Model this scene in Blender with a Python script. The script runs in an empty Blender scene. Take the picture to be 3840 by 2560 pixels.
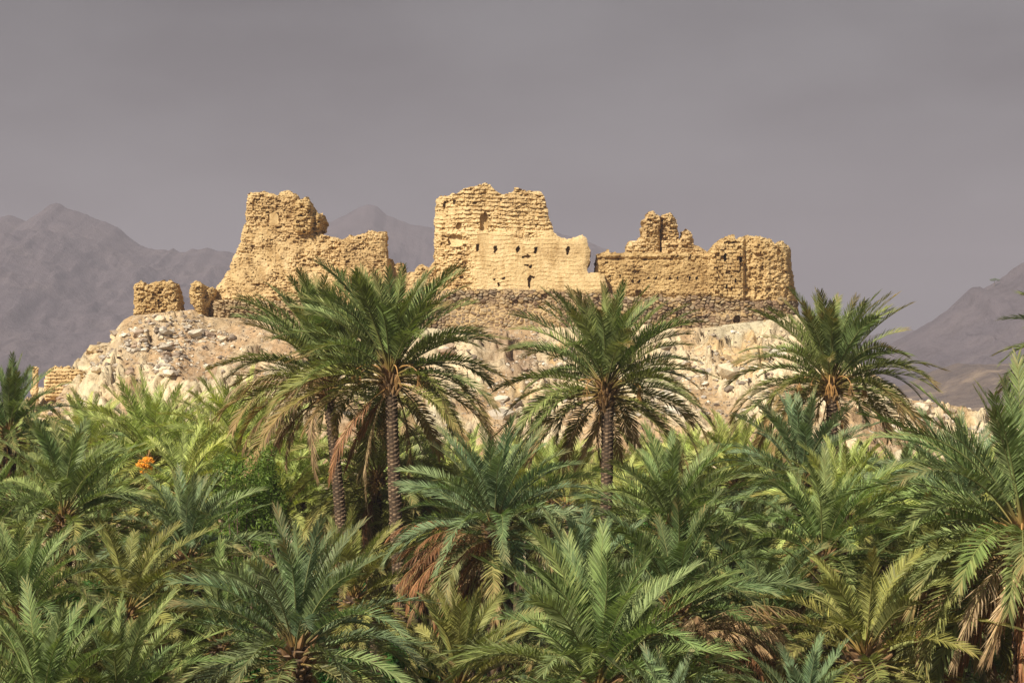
import bpy, math, random
import numpy as np
from mathutils import Vector, Matrix

R = math.radians
random.seed(7)
C = bpy.context.scene.collection
SC = bpy.context.scene

# ------------------------------------------------------------------ camera
F = 7700.0                    # focal length in photo pixels (photo 3840 x 2560)
CAM_Z = 9.2
TP = 220.0 / F
PITCH = math.atan(TP)
cp, sp = math.cos(PITCH), math.sin(PITCH)
cam = bpy.data.cameras.new('camera')
co = bpy.data.objects.new('camera', cam)
C.objects.link(co)
co.location = (0, 0, CAM_Z)
co.rotation_euler = (math.pi / 2 + PITCH, 0, 0)
cam.sensor_width = 36
cam.lens = F / 3840 * 36
cam.clip_start = 0.5
cam.clip_end = 20000
SC.camera = co


def P(u, v, y):
    """world point at depth y seen at photo pixel (u, v); works on arrays"""
    a = (np.asarray(u, float) - 1920) / F
    b = (1280 - np.asarray(v, float)) / F
    dy = cp - b * sp
    dz = sp + b * cp
    k = y / dy
    return a * k, y + 0 * k, CAM_Z + dz * k


# ------------------------------------------------------------------ noise
def _h(ix, iy, s):
    n = (ix.astype(np.int64) * 374761393 + iy.astype(np.int64) * 668265263 + s * 974634787) & 0xffffffff
    n = ((n ^ (n >> 13)) * 1274126177) & 0xffffffff
    n = n ^ (n >> 16)
    return (n & 0xffffff) / float(0xffffff)


def vn(x, y, s=0):
    x = np.asarray(x, float) + 0 * np.asarray(y, float)
    y = np.asarray(y, float) + 0 * x
    ix, iy = np.floor(x), np.floor(y)
    fx, fy = x - ix, y - iy
    fx = fx * fx * fx * (fx * (fx * 6 - 15) + 10)
    fy = fy * fy * fy * (fy * (fy * 6 - 15) + 10)
    a, b = _h(ix, iy, s), _h(ix + 1, iy, s)
    c, d = _h(ix, iy + 1, s), _h(ix + 1, iy + 1, s)
    return (a + (b - a) * fx) * (1 - fy) + (c + (d - c) * fx) * fy


def fbm(x, y, s=0, o=4, g=0.5):
    t, a, n = 0, 1.0, 0
    for i in range(o):
        t = t + a * (vn(x * 2 ** i + i * 17.3, y * 2 ** i - i * 9.1, s + i) - .5) * 2
        n += a
        a *= g
    return t / n


def ridged(x, y, s=0, o=4):
    t, a, n = 0, 1.0, 0
    for i in range(o):
        t = t + a * (1 - np.abs(vn(x * 2 ** i, y * 2 ** i, s + i) * 2 - 1))
        n += a
        a *= .5
    return t / n


def worley(x, y, s=0, jit=.85):
    ix, iy = np.floor(x), np.floor(y)
    f1 = np.full(x.shape, 9.0)
    f2 = np.full(x.shape, 9.0)
    cid = np.zeros(x.shape)
    for dx in (-1, 0, 1):
        for dy in (-1, 0, 1):
            cx, cy = ix + dx, iy + dy
            px = cx + .5 + jit * (_h(cx, cy, s) - .5)
            py = cy + .5 + jit * (_h(cx, cy, s + 1) - .5)
            d = np.hypot(px - x, py - y)
            nearer = d < f1
            f2 = np.where(nearer, f1, np.minimum(f2, d))
            cid = np.where(nearer, _h(cx, cy, s + 2), cid)
            f1 = np.where(nearer, d, f1)
    return f1, f2, cid


def sst(a, b, x):
    t = np.clip((x - a) / (b - a), 0, 1)
    return t * t * (3 - 2 * t)


# ------------------------------------------------------------------ mesh helpers
def mesh(name, V, quads=None, tris=None, mats=(), smooth=False, attrs=None, matidx=None):
    me = bpy.data.meshes.new(name)
    V = np.asarray(V, np.float32).reshape(-1, 3)
    me.vertices.add(len(V))
    me.vertices.foreach_set('co', V.ravel())
    q = np.zeros((0, 4), np.int32) if quads is None or len(quads) == 0 else np.asarray(quads, np.int32)
    t = np.zeros((0, 3), np.int32) if tris is None or len(tris) == 0 else np.asarray(tris, np.int32)
    loops = np.concatenate([q.ravel(), t.ravel()])
    tot = np.concatenate([np.full(len(q), 4, np.int32), np.full(len(t), 3, np.int32)])
    st = np.concatenate([[0], np.cumsum(tot)[:-1]]).astype(np.int32)
    me.loops.add(len(loops))
    me.loops.foreach_set('vertex_index', loops)
    me.polygons.add(len(tot))
    me.polygons.foreach_set('loop_start', st)
    me.polygons.foreach_set('loop_total', tot)
    if matidx is not None:
        me.polygons.foreach_set('material_index', np.asarray(matidx, np.int32))
    me.polygons.foreach_set('use_smooth', np.full(len(tot), bool(smooth)))
    for m in mats:
        me.materials.append(m)
    for k, val in (attrs or {}).items():
        val = np.asarray(val, np.float32)
        if val.ndim == 1:
            at = me.attributes.new(k, 'FLOAT', 'POINT')
            at.data.foreach_set('value', val)
        else:
            at = me.attributes.new(k, 'FLOAT_COLOR', 'POINT')
            if val.shape[1] == 3:
                val = np.concatenate([val, np.ones((len(val), 1), np.float32)], 1)
            at.data.foreach_set('color', val.ravel())
    me.update(calc_edges=True)
    me.validate()
    return me


def link(name, me, parent=None):
    o = bpy.data.objects.new(name, me)
    C.objects.link(o)
    if parent is not None:
        o.parent = parent
    return o


def tag(o, label=None, cat=None, group=None, kind=None):
    if label:
        o['label'] = label
    if cat:
        o['category'] = cat
    if group:
        o['group'] = group
    if kind:
        o['kind'] = kind
    return o


def empty(name, loc, label, cat, group=None):
    o = bpy.data.objects.new(name, None)
    o.empty_display_size = .3
    C.objects.link(o)
    o.location = loc
    return tag(o, label, cat, group)


# ------------------------------------------------------------------ materials
def new_mat(name):
    m = bpy.data.materials.new(name)
    m.use_nodes = True
    nt = m.node_tree
    nt.nodes.clear()
    out = nt.nodes.new('ShaderNodeOutputMaterial')
    return m, nt, out


def N(nt, t, **kw):
    n = nt.nodes.new(t)
    for k, v in kw.items():
        if k in n.inputs:
            n.inputs[k].default_value = v
        else:
            setattr(n, k, v)
    return n


def mixc(nt, a, b, fac, mode='MIX'):
    m = nt.nodes.new('ShaderNodeMix')
    m.data_type = 'RGBA'
    m.blend_type = mode
    for s, val in ((m.inputs[0], fac), (m.inputs[6], a), (m.inputs[7], b)):
        if hasattr(val, 'is_output'):
            nt.links.new(val, s)
        elif isinstance(val, (tuple, list)):
            s.default_value = tuple(val) + ((1,) if len(val) == 3 else ())
        else:
            s.default_value = val
    return m.outputs[2]


def ramp(nt, fac, stops):
    r = nt.nodes.new('ShaderNodeValToRGB')
    els = r.color_ramp.elements
    while len(els) < len(stops):
        els.new(.5)
    for e, (p, c) in zip(els, stops):
        e.position = p
        e.color = tuple(c) + (1,) if len(c) == 3 else c
    nt.links.new(fac, r.inputs[0])
    return r.outputs[0]


def earth_mat(name, stops, attr=None, scale=1.0, bump=.05, fine=6.0, rough=.95):
    """dry mud / stone / rock: colour from a noise ramp or from a per-stone attribute, grain bump"""
    m, nt, out = new_mat(name)
    tc = N(nt, 'ShaderNodeTexCoord')
    n1 = N(nt, 'ShaderNodeTexNoise', Scale=scale, Detail=8.0, Roughness=.65)
    n2 = N(nt, 'ShaderNodeTexNoise', Scale=fine, Detail=6.0, Roughness=.7)
    nt.links.new(tc.outputs['Object'], n1.inputs['Vector'])
    nt.links.new(tc.outputs['Object'], n2.inputs['Vector'])
    col = ramp(nt, n1.outputs[0], stops)
    if attr:
        at = N(nt, 'ShaderNodeAttribute', attribute_name=attr)
        col = mixc(nt, at.outputs['Color'], col, .22)
    if not attr and scale >= .5:
        mp_ = N(nt, 'ShaderNodeMapping')
        mp_.inputs['Scale'].default_value = (1.3, 1.3, .16)
        nt.links.new(tc.outputs['Object'], mp_.inputs[0])
        n3 = N(nt, 'ShaderNodeTexNoise', Scale=1.0, Detail=6.0, Roughness=.7)
        nt.links.new(mp_.outputs[0], n3.inputs['Vector'])
        n4 = N(nt, 'ShaderNodeTexNoise', Scale=.28, Detail=7.0, Roughness=.68)
        nt.links.new(tc.outputs['Object'], n4.inputs['Vector'])
        col = mixc(nt, col, ramp(nt, n3.outputs[0], [(.36, (.75, .69, .61)), (.50, (1, 1, 1))]), 1.0, 'MULTIPLY')
        col = mixc(nt, col, ramp(nt, n4.outputs[0], [(.36, (.74, .70, .66)), (.5, (1, 1, 1)), (.66, (1.06, 1.09, 1.15))]), 1.0, 'MULTIPLY')
    g = ramp(nt, n2.outputs[0], [(.28, (.58, .55, .52)), (.5, (1, 1, 1)), (.75, (1.22, 1.22, 1.22))])
    col = mixc(nt, col, g, 1.0, 'MULTIPLY')
    b = N(nt, 'ShaderNodeBump', Strength=1.0, Distance=bump)
    nt.links.new(n2.outputs[0], b.inputs['Height'])
    p = N(nt, 'ShaderNodeBsdfPrincipled', Roughness=rough)
    p.inputs['Specular IOR Level'].default_value = .15
    nt.links.new(col, p.inputs['Base Color'])
    nt.links.new(b.outputs[0], p.inputs['Normal'])
    nt.links.new(p.outputs[0], out.inputs[0])
    return m


def leaf_mat(name, rachis=False):
    """frond colour comes from the frond object's own colour; alpha says how far the tip has dried"""
    m, nt, out = new_mat(name)
    oi = N(nt, 'ShaderNodeObjectInfo')
    al = N(nt, 'ShaderNodeAttribute', attribute_name='along')
    lr = N(nt, 'ShaderNodeAttribute', attribute_name='leaf_rand')
    if rachis:
        col = mixc(nt, oi.outputs['Color'], (.22, .19, .06), .55)
        d = N(nt, 'ShaderNodeMapRange')
        nt.links.new(al.outputs['Fac'], d.inputs[0])
        d.inputs[1].default_value = .0
        d.inputs[2].default_value = .22
        d.inputs[3].default_value = .75
        d.inputs[4].default_value = 0
        col = mixc(nt, col, (.26, .12, .035), d.outputs[0])
    else:
        v = N(nt, 'ShaderNodeMapRange')
        nt.links.new(lr.outputs['Fac'], v.inputs[0])
        v.inputs[3].default_value = .52
        v.inputs[4].default_value = 1.5
        cb = N(nt, 'ShaderNodeCombineColor')
        for i in range(3):
            nt.links.new(v.outputs[0], cb.inputs[i])
        col = mixc(nt, oi.outputs['Color'], cb.outputs[0], 1.0, 'MULTIPLY')
        # dried tips: along + small leaf jitter over a threshold set by the frond's alpha
        a = N(nt, 'ShaderNodeMath', operation='MULTIPLY_ADD')
        nt.links.new(lr.outputs['Fac'], a.inputs[0])
        a.inputs[1].default_value = .35
        nt.links.new(al.outputs['Fac'], a.inputs[2])
        s = N(nt, 'ShaderNodeMath', operation='ADD')
        nt.links.new(a.outputs[0], s.inputs[0])
        nt.links.new(oi.outputs['Alpha'], s.inputs[1])
        d = N(nt, 'ShaderNodeMapRange', interpolation_type='SMOOTHSTEP')
        nt.links.new(s.outputs[0], d.inputs[0])
        d.inputs[1].default_value = 1.18
        d.inputs[2].default_value = 1.7
        col = mixc(nt, col, (.40, .27, .12), d.outputs[0])
    p = N(nt, 'ShaderNodeBsdfPrincipled', Roughness=.5 if not rachis else .6)
    p.inputs['Specular IOR Level'].default_value = .22
    nt.links.new(col, p.inputs['Base Color'])
    if rachis:
        nt.links.new(p.outputs[0], out.inputs[0])
        return m
    t = N(nt, 'ShaderNodeBsdfTranslucent')
    tcol = mixc(nt, col, (1.15, 1.2, .6), 1.0, 'MULTIPLY')
    nt.links.new(tcol, t.inputs[0])
    mx = N(nt, 'ShaderNodeMixShader')
    mx.inputs[0].default_value = .26
    nt.links.new(p.outputs[0], mx.inputs[1])
    nt.links.new(t.outputs[0], mx.inputs[2])
    nt.links.new(mx.outputs[0], out.inputs[0])
    return m


MUD = earth_mat('mud_brick', [(.3, (.49, .34, .16)), (.5, (.625, .452, .228)), (.7, (.70, .525, .29))], scale=.9, bump=.05, fine=9)
MUD_PALE = earth_mat('pale_mud_brick', [(.3, (.57, .41, .20)), (.5, (.69, .51, .265)), (.72, (.74, .565, .315))], scale=.7, bump=.04, fine=9)
MUD_DARK = earth_mat('ochre_mud_brick', [(.3, (.43, .292, .128)), (.5, (.57, .403, .188)), (.7, (.66, .485, .25))], scale=1.1, bump=.05, fine=10)
STONE = earth_mat('field_stone', [(.3, (.32, .22, .13)), (.6, (.48, .36, .22))], attr='tint', scale=3, bump=.03, fine=14)
def soil_mat():
    m, nt, out = new_mat('hill_soil')
    tc = N(nt, 'ShaderNodeTexCoord')
    at = N(nt, 'ShaderNodeAttribute', attribute_name='tint')
    n1 = N(nt, 'ShaderNodeTexNoise', Scale=2.2, Detail=10.0, Roughness=.75)
    n2 = N(nt, 'ShaderNodeTexNoise', Scale=.5, Detail=8.0, Roughness=.7)
    vo = N(nt, 'ShaderNodeTexVoronoi', Scale=2.6)
    v2 = N(nt, 'ShaderNodeTexVoronoi', Scale=5.5)
    for n in (n1, n2, vo, v2):
        nt.links.new(tc.outputs['Object'], n.inputs['Vector'])
    col = mixc(nt, at.outputs['Color'], ramp(nt, n1.outputs[0], [(.3, (.55, .5, .45)), (.5, (1, 1, 1)), (.7, (1.25, 1.25, 1.25))]), 1.0, 'MULTIPLY')
    col = mixc(nt, col, ramp(nt, n2.outputs[0], [(.35, (.74, .70, .66)), (.65, (1.15, 1.15, 1.12))]), 1.0, 'MULTIPLY')
    h = None
    for v, thr, size in ((vo, .80, .34), (v2, .74, .36)):
        sc = N(nt, 'ShaderNodeSeparateColor')
        nt.links.new(v.outputs['Color'], sc.inputs[0])
        a = N(nt, 'ShaderNodeMapRange')
        nt.links.new(sc.outputs[0], a.inputs[0])
        a.inputs[1].default_value = thr
        a.inputs[2].default_value = thr + .03
        b = N(nt, 'ShaderNodeMapRange')
        nt.links.new(v.outputs['Distance'], b.inputs[0])
        b.inputs[1].default_value = size
        b.inputs[2].default_value = size - .12
        mm = N(nt, 'ShaderNodeMath', operation='MULTIPLY')
        nt.links.new(a.outputs[0], mm.inputs[0])
        nt.links.new(b.outputs[0], mm.inputs[1])
        peb = ramp(nt, sc.outputs[1], [(.1, (.13, .095, .07)), (.4, (.30, .22, .15)), (.65, (.48, .41, .31)), (.9, (.74, .67, .54))])
        inv = N(nt, 'ShaderNodeMath', operation='SUBTRACT')
        inv.inputs[0].default_value = 1.0
        nt.links.new(at.outputs['Alpha'], inv.inputs[1])
        m2 = N(nt, 'ShaderNodeMath', operation='MULTIPLY')
        nt.links.new(mm.outputs[0], m2.inputs[0])
        nt.links.new(inv.outputs[0], m2.inputs[1])
        mm = m2
        col = mixc(nt, col, peb, mm.outputs[0])
        if h is None:
            h = mm.outputs[0]
        else:
            ad = N(nt, 'ShaderNodeMath', operation='ADD')
            nt.links.new(h, ad.inputs[0])
            nt.links.new(mm.outputs[0], ad.inputs[1])
            h = ad.outputs[0]
    ad = N(nt, 'ShaderNodeMath', operation='ADD')
    nt.links.new(h, ad.inputs[0])
    nt.links.new(n1.outputs[0], ad.inputs[1])
    bp = N(nt, 'ShaderNodeBump', Strength=1.0, Distance=.22)
    nt.links.new(ad.outputs[0], bp.inputs['Height'])
    p = N(nt, 'ShaderNodeBsdfPrincipled', Roughness=.95)
    p.inputs['Specular IOR Level'].default_value = .1
    nt.links.new(col, p.inputs['Base Color'])
    nt.links.new(bp.outputs[0], p.inputs['Normal'])
    nt.links.new(p.outputs[0], out.inputs[0])
    return m


SOIL = soil_mat()
RUBBLE = earth_mat('rubble_stone', [(.3, (.36, .29, .22)), (.7, (.62, .55, .45))], attr='tint', scale=2, bump=.02, fine=9)
MOUNT = earth_mat('mountain_rock', [(.3, (.10, .083, .095)), (.52, (.135, .11, .12)), (.72, (.185, .15, .15))], scale=.012, bump=6, fine=.05)
NEARHILL = earth_mat('low_hill_rock', [(.3, (.12, .095, .085)), (.55, (.19, .145, .115)), (.72, (.42, .31, .21))], scale=.03, bump=2.5, fine=.16)
GROUND = earth_mat('grove_soil', [(.3, (.045, .035, .02)), (.7, (.10, .075, .04))], scale=.25, bump=.05, fine=4)
LEAF = leaf_mat('palm_leaflet')
RACHIS = leaf_mat('palm_rachis', True)


def bark_mat():
    m, nt, out = new_mat('palm_bark')
    at = N(nt, 'ShaderNodeAttribute', attribute_name='boot')
    tc = N(nt, 'ShaderNodeTexCoord')
    n = N(nt, 'ShaderNodeTexNoise', Scale=9.0, Detail=6.0)
    nt.links.new(tc.outputs['Object'], n.inputs['Vector'])
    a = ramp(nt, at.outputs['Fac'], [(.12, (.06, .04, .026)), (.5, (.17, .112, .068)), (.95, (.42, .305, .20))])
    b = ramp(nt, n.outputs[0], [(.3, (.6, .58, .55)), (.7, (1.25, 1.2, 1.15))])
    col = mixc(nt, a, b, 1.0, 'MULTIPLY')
    bp = N(nt, 'ShaderNodeBump', Strength=.8, Distance=.02)
    nt.links.new(n.outputs[0], bp.inputs['Height'])
    p = N(nt, 'ShaderNodeBsdfPrincipled', Roughness=.9)
    nt.links.new(col, p.inputs['Base Color'])
    nt.links.new(bp.outputs[0], p.inputs['Normal'])
    nt.links.new(p.outputs[0], out.inputs[0])
    return m


BARK = bark_mat()


def plain(name, c1, c2, scale=8, rough=.7, trans=0):
    m, nt, out = new_mat(name)
    tc = N(nt, 'ShaderNodeTexCoord')
    n = N(nt, 'ShaderNodeTexNoise', Scale=float(scale), Detail=4.0)
    nt.links.new(tc.outputs['Object'], n.inputs['Vector'])
    col = ramp(nt, n.outputs[0], [(.3, c1), (.7, c2)])
    p = N(nt, 'ShaderNodeBsdfPrincipled', Roughness=rough)
    nt.links.new(col, p.inputs['Base Color'])
    last = p.outputs[0]
    if trans:
        t = N(nt, 'ShaderNodeBsdfTranslucent')
        nt.links.new(col, t.inputs[0])
        mx = N(nt, 'ShaderNodeMixShader')
        mx.inputs[0].default_value = trans
        nt.links.new(last, mx.inputs[1])
        nt.links.new(t.outputs[0], mx.inputs[2])
        last = mx.outputs[0]
    nt.links.new(last, out.inputs[0])
    return m


STUB = plain('leaf_base_stub', (.13, .07, .03), (.36, .21, .09), 5, .85)
STALK = plain('fruit_stalk', (.42, .22, .07), (.62, .36, .13), 3, .6)
DATE = plain('yellow_dates', (.78, .27, .015), (.88, .40, .03), 9, .4)
BUSH = plain('bush_leaf', (.09, .17, .018), (.20, .30, .04), 2, .6, .35)
HERB = plain('herb_leaf', (.035, .12, .02), (.09, .24, .04), 1, .6, .3)
WOOD = plain('bush_twig', (.12, .08, .05), (.22, .16, .1), 6, .9)

# ------------------------------------------------------------------ hill, rubble and boulders
CREST = [(-900, 1680), (-300, 1640), (0, 1590), (100, 1500), (165, 1462), (250, 1440), (300, 1400), (316, 1360), (326, 1318), (388, 1303),
         (426, 1275), (437, 1240), (470, 1200), (500, 1184), (676, 1167), (726, 1162), (781, 1190), (1008, 1203),
         (1560, 1226), (2100, 1226), (2300, 1222), (2600, 1236), (2700, 1222), (2900, 1198), (2990, 1180), (3060, 1230),
         (3200, 1350), (3400, 1500), (3459, 1502), (3530, 1514), (3620, 1530), (3720, 1565), (3900, 1620), (4400, 1680)]
CU = np.array([c[0] for c in CREST], float)
CV = np.array([c[1] for c in CREST], float)
FORT_Y = 154.0


def crest_z(u):
    return P(u, np.interp(u, CU, CV), FORT_Y - .6)[2]


def hill_foot(x):
    return 106 + 3 * (vn(x / 9, 0 * x, 3) - .5) + .0 * x


def hill_z(x, y):
    u = 1920 + x / (FORT_Y - .6) * F
    hc = crest_z(u)
    f = hill_foot(x)
    t = np.clip((y - f) / (FORT_Y - 1.4 - f), 0, 1)
    prof = .55 * t + .45 * t ** 1.9
    back = np.clip((y - (FORT_Y + 14)) / 30, 0, 1)
    z = (hc + .5) * prof * (1 - sst(0, 1, back)) - .5
    return z


def facets(x, y, seed):
    ix, iy = np.floor(x), np.floor(y)
    best = np.full(x.shape, 9.0)
    h = np.zeros(x.shape)
    for dx in (-1, 0, 1):
        for dy in (-1, 0, 1):
            cx, cy = ix + dx, iy + dy
            ox = cx + .5 + .9 * (_h(cx, cy, seed) - .5) - x
            oy = cy + .5 + .9 * (_h(cx, cy, seed + 1) - .5) - y
            d = np.hypot(ox, oy)
            n_ = d < best
            h = np.where(n_, (_h(cx, cy, seed + 2) - .5) + 1.5 * ((_h(cx, cy, seed + 3) - .5) * ox + (_h(cx, cy, seed + 4) - .5) * oy), h)
            best = np.where(n_, d, best)
    return h


def build_hill():
    xs = np.arange(-58, 60, .12)
    ys = np.concatenate([np.arange(102, 156, .12), np.arange(156, 205, 1.2)])
    X, Y = np.meshgrid(xs, ys)
    Z = hill_z(X, Y)
    w = sst(104, 111, Y) * (1 - sst(150.5, 153, Y)) * sst(.3, 2, Z)
    crag = ridged(X / 5 + Y / 22, Y / 9 - X / 30, 40, 5)
    rock = sst(.56, .66, crag + .25 * fbm(X / 6, Y / 8, 50, 4))
    # white crags below the footing on the right, outcrop on the left shoulder
    U = 1920 + X / Y * F
    V = 1500 - (Z - CAM_Z) / Y * F
    crag_r = sst(2560, 2700, U) * (1 - sst(2980, 3080, U)) * (1 - sst(1330, 1440, V))
    crag_m = sst(1990, 2040, U) * (1 - sst(2200, 2300, U)) * (1 - sst(1290, 1350, V))
    crag_l = sst(215, 260, U) * (1 - sst(440, 480, U))
    rock = np.clip(rock + .9 * crag_r + .8 * crag_m + .6 * crag_l, 0, 1)
    rock = rock * (1 - .75 * sst(430, 480, U) * (1 - sst(1000, 1200, U)) * (1 - sst(1300, 1400, V)))
    vert = ridged(X / 1.5, Y / 7, 60, 4)
    sf1, sf2, sid = worley(X / 1.5 + .5 * fbm(X / 3, Y / 3, 61, 3), Y / 4.5 + X / 9, 62)
    slab = .42 * (sid - .5) - .4 * (1 - sst(.0, .14, sf2 - sf1))
    wx_ = .35 * fbm(X / 1.3, Y / 1.3, 63, 3)
    ang = .85 * facets(X / 2.0 + wx_, Y / 2.6 - wx_, 64) + .42 * facets(X / .8 + wx_, Y / .9, 65)
    ang = ang * (.25 + .9 * np.maximum(rock, sst(.0, .3, fbm(X / 5, Y / 5, 66, 3))))
    Z = Z + w * (ang + .4 * fbm(X / 6, Y / 6, 41, 5) + rock * (.9 * (vert - .5) + .3 * fbm(X / 1.2, Y / 1.2, 43, 3) + slab)
                 + .22 * fbm(X / .9, Y / .9, 44, 3) + .10 * fbm(X / .35, Y / .35, 45, 2))
    soil = np.stack([.56 + 0 * X, .40 + 0 * X, .235 + 0 * X], -1)
    k = fbm(X / 7, Y / 7, 70, 4)[..., None]
    soil = soil * (1 + .22 * k)
    pink = sst(.1, .5, fbm(X / 10 + 5, Y / 8, 71, 3))[..., None]
    soil = soil * (1 - .5 * pink) + np.array([.54, .365, .225]) * .5 * pink
    pale = np.array([.82, .69, .47]) * (1 + .12 * fbm(X / 1.4, Y / 1.4, 72, 3))[..., None]
    grn = sst(.25, .5, fbm(X / 8, Y / 8, 73, 3))[..., None] * .5
    pale = pale * (1 - grn) + np.array([.46, .46, .34]) * grn
    och = sst(.3, .5, fbm(X / 4, Y / 4, 76, 3))[..., None] * .6
    pale = pale * (1 - och) + np.array([.62, .40, .16]) * och
    bro = (np.exp(-((U - 1930) / 110) ** 2 - ((V - 1300) / 60) ** 2) + .8 * np.exp(-((U - 1960) / 120) ** 2 - ((V - 1390) / 40) ** 2))[..., None]
    bro = np.clip(bro * (.6 + .9 * vn(X * 1.1, Y * .8, 74)[..., None]), 0, .9)
    colr = soil * (1 - rock[..., None]) + pale * rock[..., None]
    colr = colr * (1 - bro) + np.array([.34, .23, .15]) * bro
    grit = sst(.62, .75, vn(X * 3.1, Y * 2.2, 75))[..., None] * .35
    colr = colr * (1 - grit) + np.array([.62, .54, .42]) * grit
    n, mcols = X.shape
    idx = np.arange(n * mcols).reshape(n, mcols)
    q = np.stack([idx[:-1, :-1], idx[:-1, 1:], idx[1:, 1:], idx[1:, :-1]], -1).reshape(-1, 4)
    me = mesh('hill', np.stack([X, Y, Z], -1), q, mats=[SOIL], smooth=True, attrs={'tint': np.concatenate([np.clip(colr, 0, 1), rock[..., None]], -1).reshape(-1, 4)})
    tag(link('hill', me), kind='structure')
    return X, Y, Z


HX, HY, HZ = build_hill()


def hill_at(x, y):
    """height of the built hill (nearest grid point)"""
    i = np.clip(np.round((np.asarray(y) - 102) / .12).astype(int), 0, 449)
    j = np.clip(np.round((np.asarray(x) + 58) / .12).astype(int), 0, HX.shape[1] - 1)
    return HZ[i, j]


# unit rocks: small angular lumps
def rock_unit(seed, sub=1):
    import bmesh
    bm = bmesh.new()
    bmesh.ops.create_icosphere(bm, subdivisions=sub, radius=1)
    bm.verts.ensure_lookup_table()
    V = np.array([v.co[:] for v in bm.verts])
    T = np.array([[v.index for v in f.verts] for f in bm.faces])
    bm.free()
    rs = np.random.RandomState(seed)
    for _ in range(5):                         # chop with random planes for flat faces
        nrm = rs.normal(size=3)
        nrm /= np.linalg.norm(nrm)
        dd = V @ nrm
        lim = rs.uniform(.45, .8)
        V = V - np.outer(np.maximum(dd - lim, 0), nrm)
    V *= 1 + .12 * rs.uniform(-1, 1, (len(V), 1))
    return V, T


def build_rubble():
    rs = np.random.RandomState(5)
    units = [rock_unit(i, 2 if i < 3 else 1) for i in range(10)]
    VV, TT, CC, base = [], [], [], 0
    areas = [  # u0,u1,v0,v1,count,size in m
        (430, 800, 1185, 1260, 170, .26), (470, 860, 1235, 1400, 330, .24), (330, 560, 1300, 1400, 90, .3),
        (560, 1000, 1225, 1420, 170, .17), (1700, 2050, 1330, 1560, 520, .17), (2350, 2900, 1300, 1560, 520, .2),
        (1560, 2950, 1236, 1300, 260, .15), (960, 1750, 1215, 1560, 300, .16), (2000, 2500, 1300, 1560, 260, .18),
        (3250, 3800, 1480, 1660, 240, .28), (330, 900, 1230, 1440, 46, .55), (1650, 2150, 1300, 1600, 46, .5), (2350, 2950, 1260, 1560, 50, .5), (1000, 1700, 1230, 1560, 30, .5), (560, 800, 1165, 1185, 30, .14), (100, 330, 1430, 1560, 60, .25)]
    pal = np.array([[.78, .71, .58], [.58, .51, .41], [.38, .31, .24], [.19, .145, .11], [.76, .64, .44], [.36, .25, .17], [.44, .40, .35]])
    Zc = HZ[:450]
    Uh = 1920 + HX[:450] / HY[:450] * F
    Vh = 1500 - (Zc - CAM_Z) / HY[:450] * F
    for (u0, u1, v0, v1, n, s) in areas:
        ii, jj = np.where((Uh > u0) & (Uh < u1) & (Vh > v0) & (Vh < v1) & (HY[:450] < 153))
        if len(ii) == 0:
            continue
        wgt = sst(.3, .75, vn(HX[ii, jj] / 2.2, HY[ii, jj] / 2.2, 91)) + .15
        pick = rs.choice(len(ii), int(n * 1.45), p=wgt / wgt.sum())
        for k in pick:
            x = HX[ii[k], jj[k]] + rs.uniform(-.07, .07)
            y = HY[ii[k], jj[k]] + rs.uniform(-.07, .07)
            z = Zc[ii[k], jj[k]]
            V, T = units[rs.randint(10)]
            sc = s * .74 * rs.lognormal(-.35, .5) * np.array([rs.uniform(.8, 1.3), rs.uniform(.7, 1.1), rs.uniform(.4, .75)])
            a = rs.uniform(0, 6.28)
            c_, s_ = math.cos(a), math.sin(a)
            tl = rs.uniform(-.5, .5)
            M = np.array([[c_, -s_, 0], [s_, c_, 0], [0, 0, 1]]) @ np.array([[1, 0, 0], [0, math.cos(tl), -math.sin(tl)], [0, math.sin(tl), math.cos(tl)]])
            W = (V * sc) @ M.T + np.array([x, y, z + .12 * sc[2]])
            VV.append(W)
            TT.append(T + base)
            base += len(W)
            c = pal[rs.choice(7, p=[.17, .17, .19, .16, .12, .11, .08])] * rs.uniform(.8, 1.15)
            CC.append(np.tile(c, (len(W), 1)))
    me = mesh('rubble', np.concatenate(VV), None, np.concatenate(TT), [RUBBLE], attrs={'tint': np.clip(np.concatenate(CC), 0, 1)})
    tag(link('rubble', me), kind='stuff')


build_rubble()


def boulder(u, v, y, size, tint, label, seed, group='boulders on the hill'):
    V, T = rock_unit(seed, 3)
    V = V * (1 + .10 * fbm(V[:, 0] * 2.5 + seed, V[:, 2] * 2.5 + V[:, 1], seed, 3))[:, None] * np.array(size)
    x, yy, z = P(u, v, y)
    g = float(hill_at(x, y))
    me = mesh('boulder', V, None, T, [RUBBLE], attrs={'tint': np.tile(np.array(tint), (len(V), 1))})
    o = link('boulder', me)
    o.location = (x, y, min(z, g + size[2] * .75))
    o.rotation_euler = (0, 0, seed)
    tag(o, label, 'boulder', group)


boulder(3462, 1512, 148, (.75, .6, .55), (.74, .64, .47), 'pale block boulder on the low saddle right of the tall palm with orange stalks', 21)
boulder(3510, 1520, 146, (.5, .45, .33), (.34, .28, .23), 'dark grey boulder beside the pale block on the low saddle', 22)
boulder(350, 1318, 151.5, (.9, .7, .5), (.62, .46, .24), 'ochre boulder on the rocky step above the low brick ruin', 23)
boulder(395, 1305, 151.5, (.65, .6, .35), (.52, .42, .27), 'flat brown boulder resting on the rocky step of the left slope', 24)
boulder(440, 1262, 151.5, (.55, .5, .4), (.70, .56, .34), 'pale boulder on the hill edge below the free-standing mud block', 25)
boulder(2535, 1262, 151, (.5, .4, .3), (.25, .16, .11), 'dark red-brown boulder under the stone footing above the white crags', 26)

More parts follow.
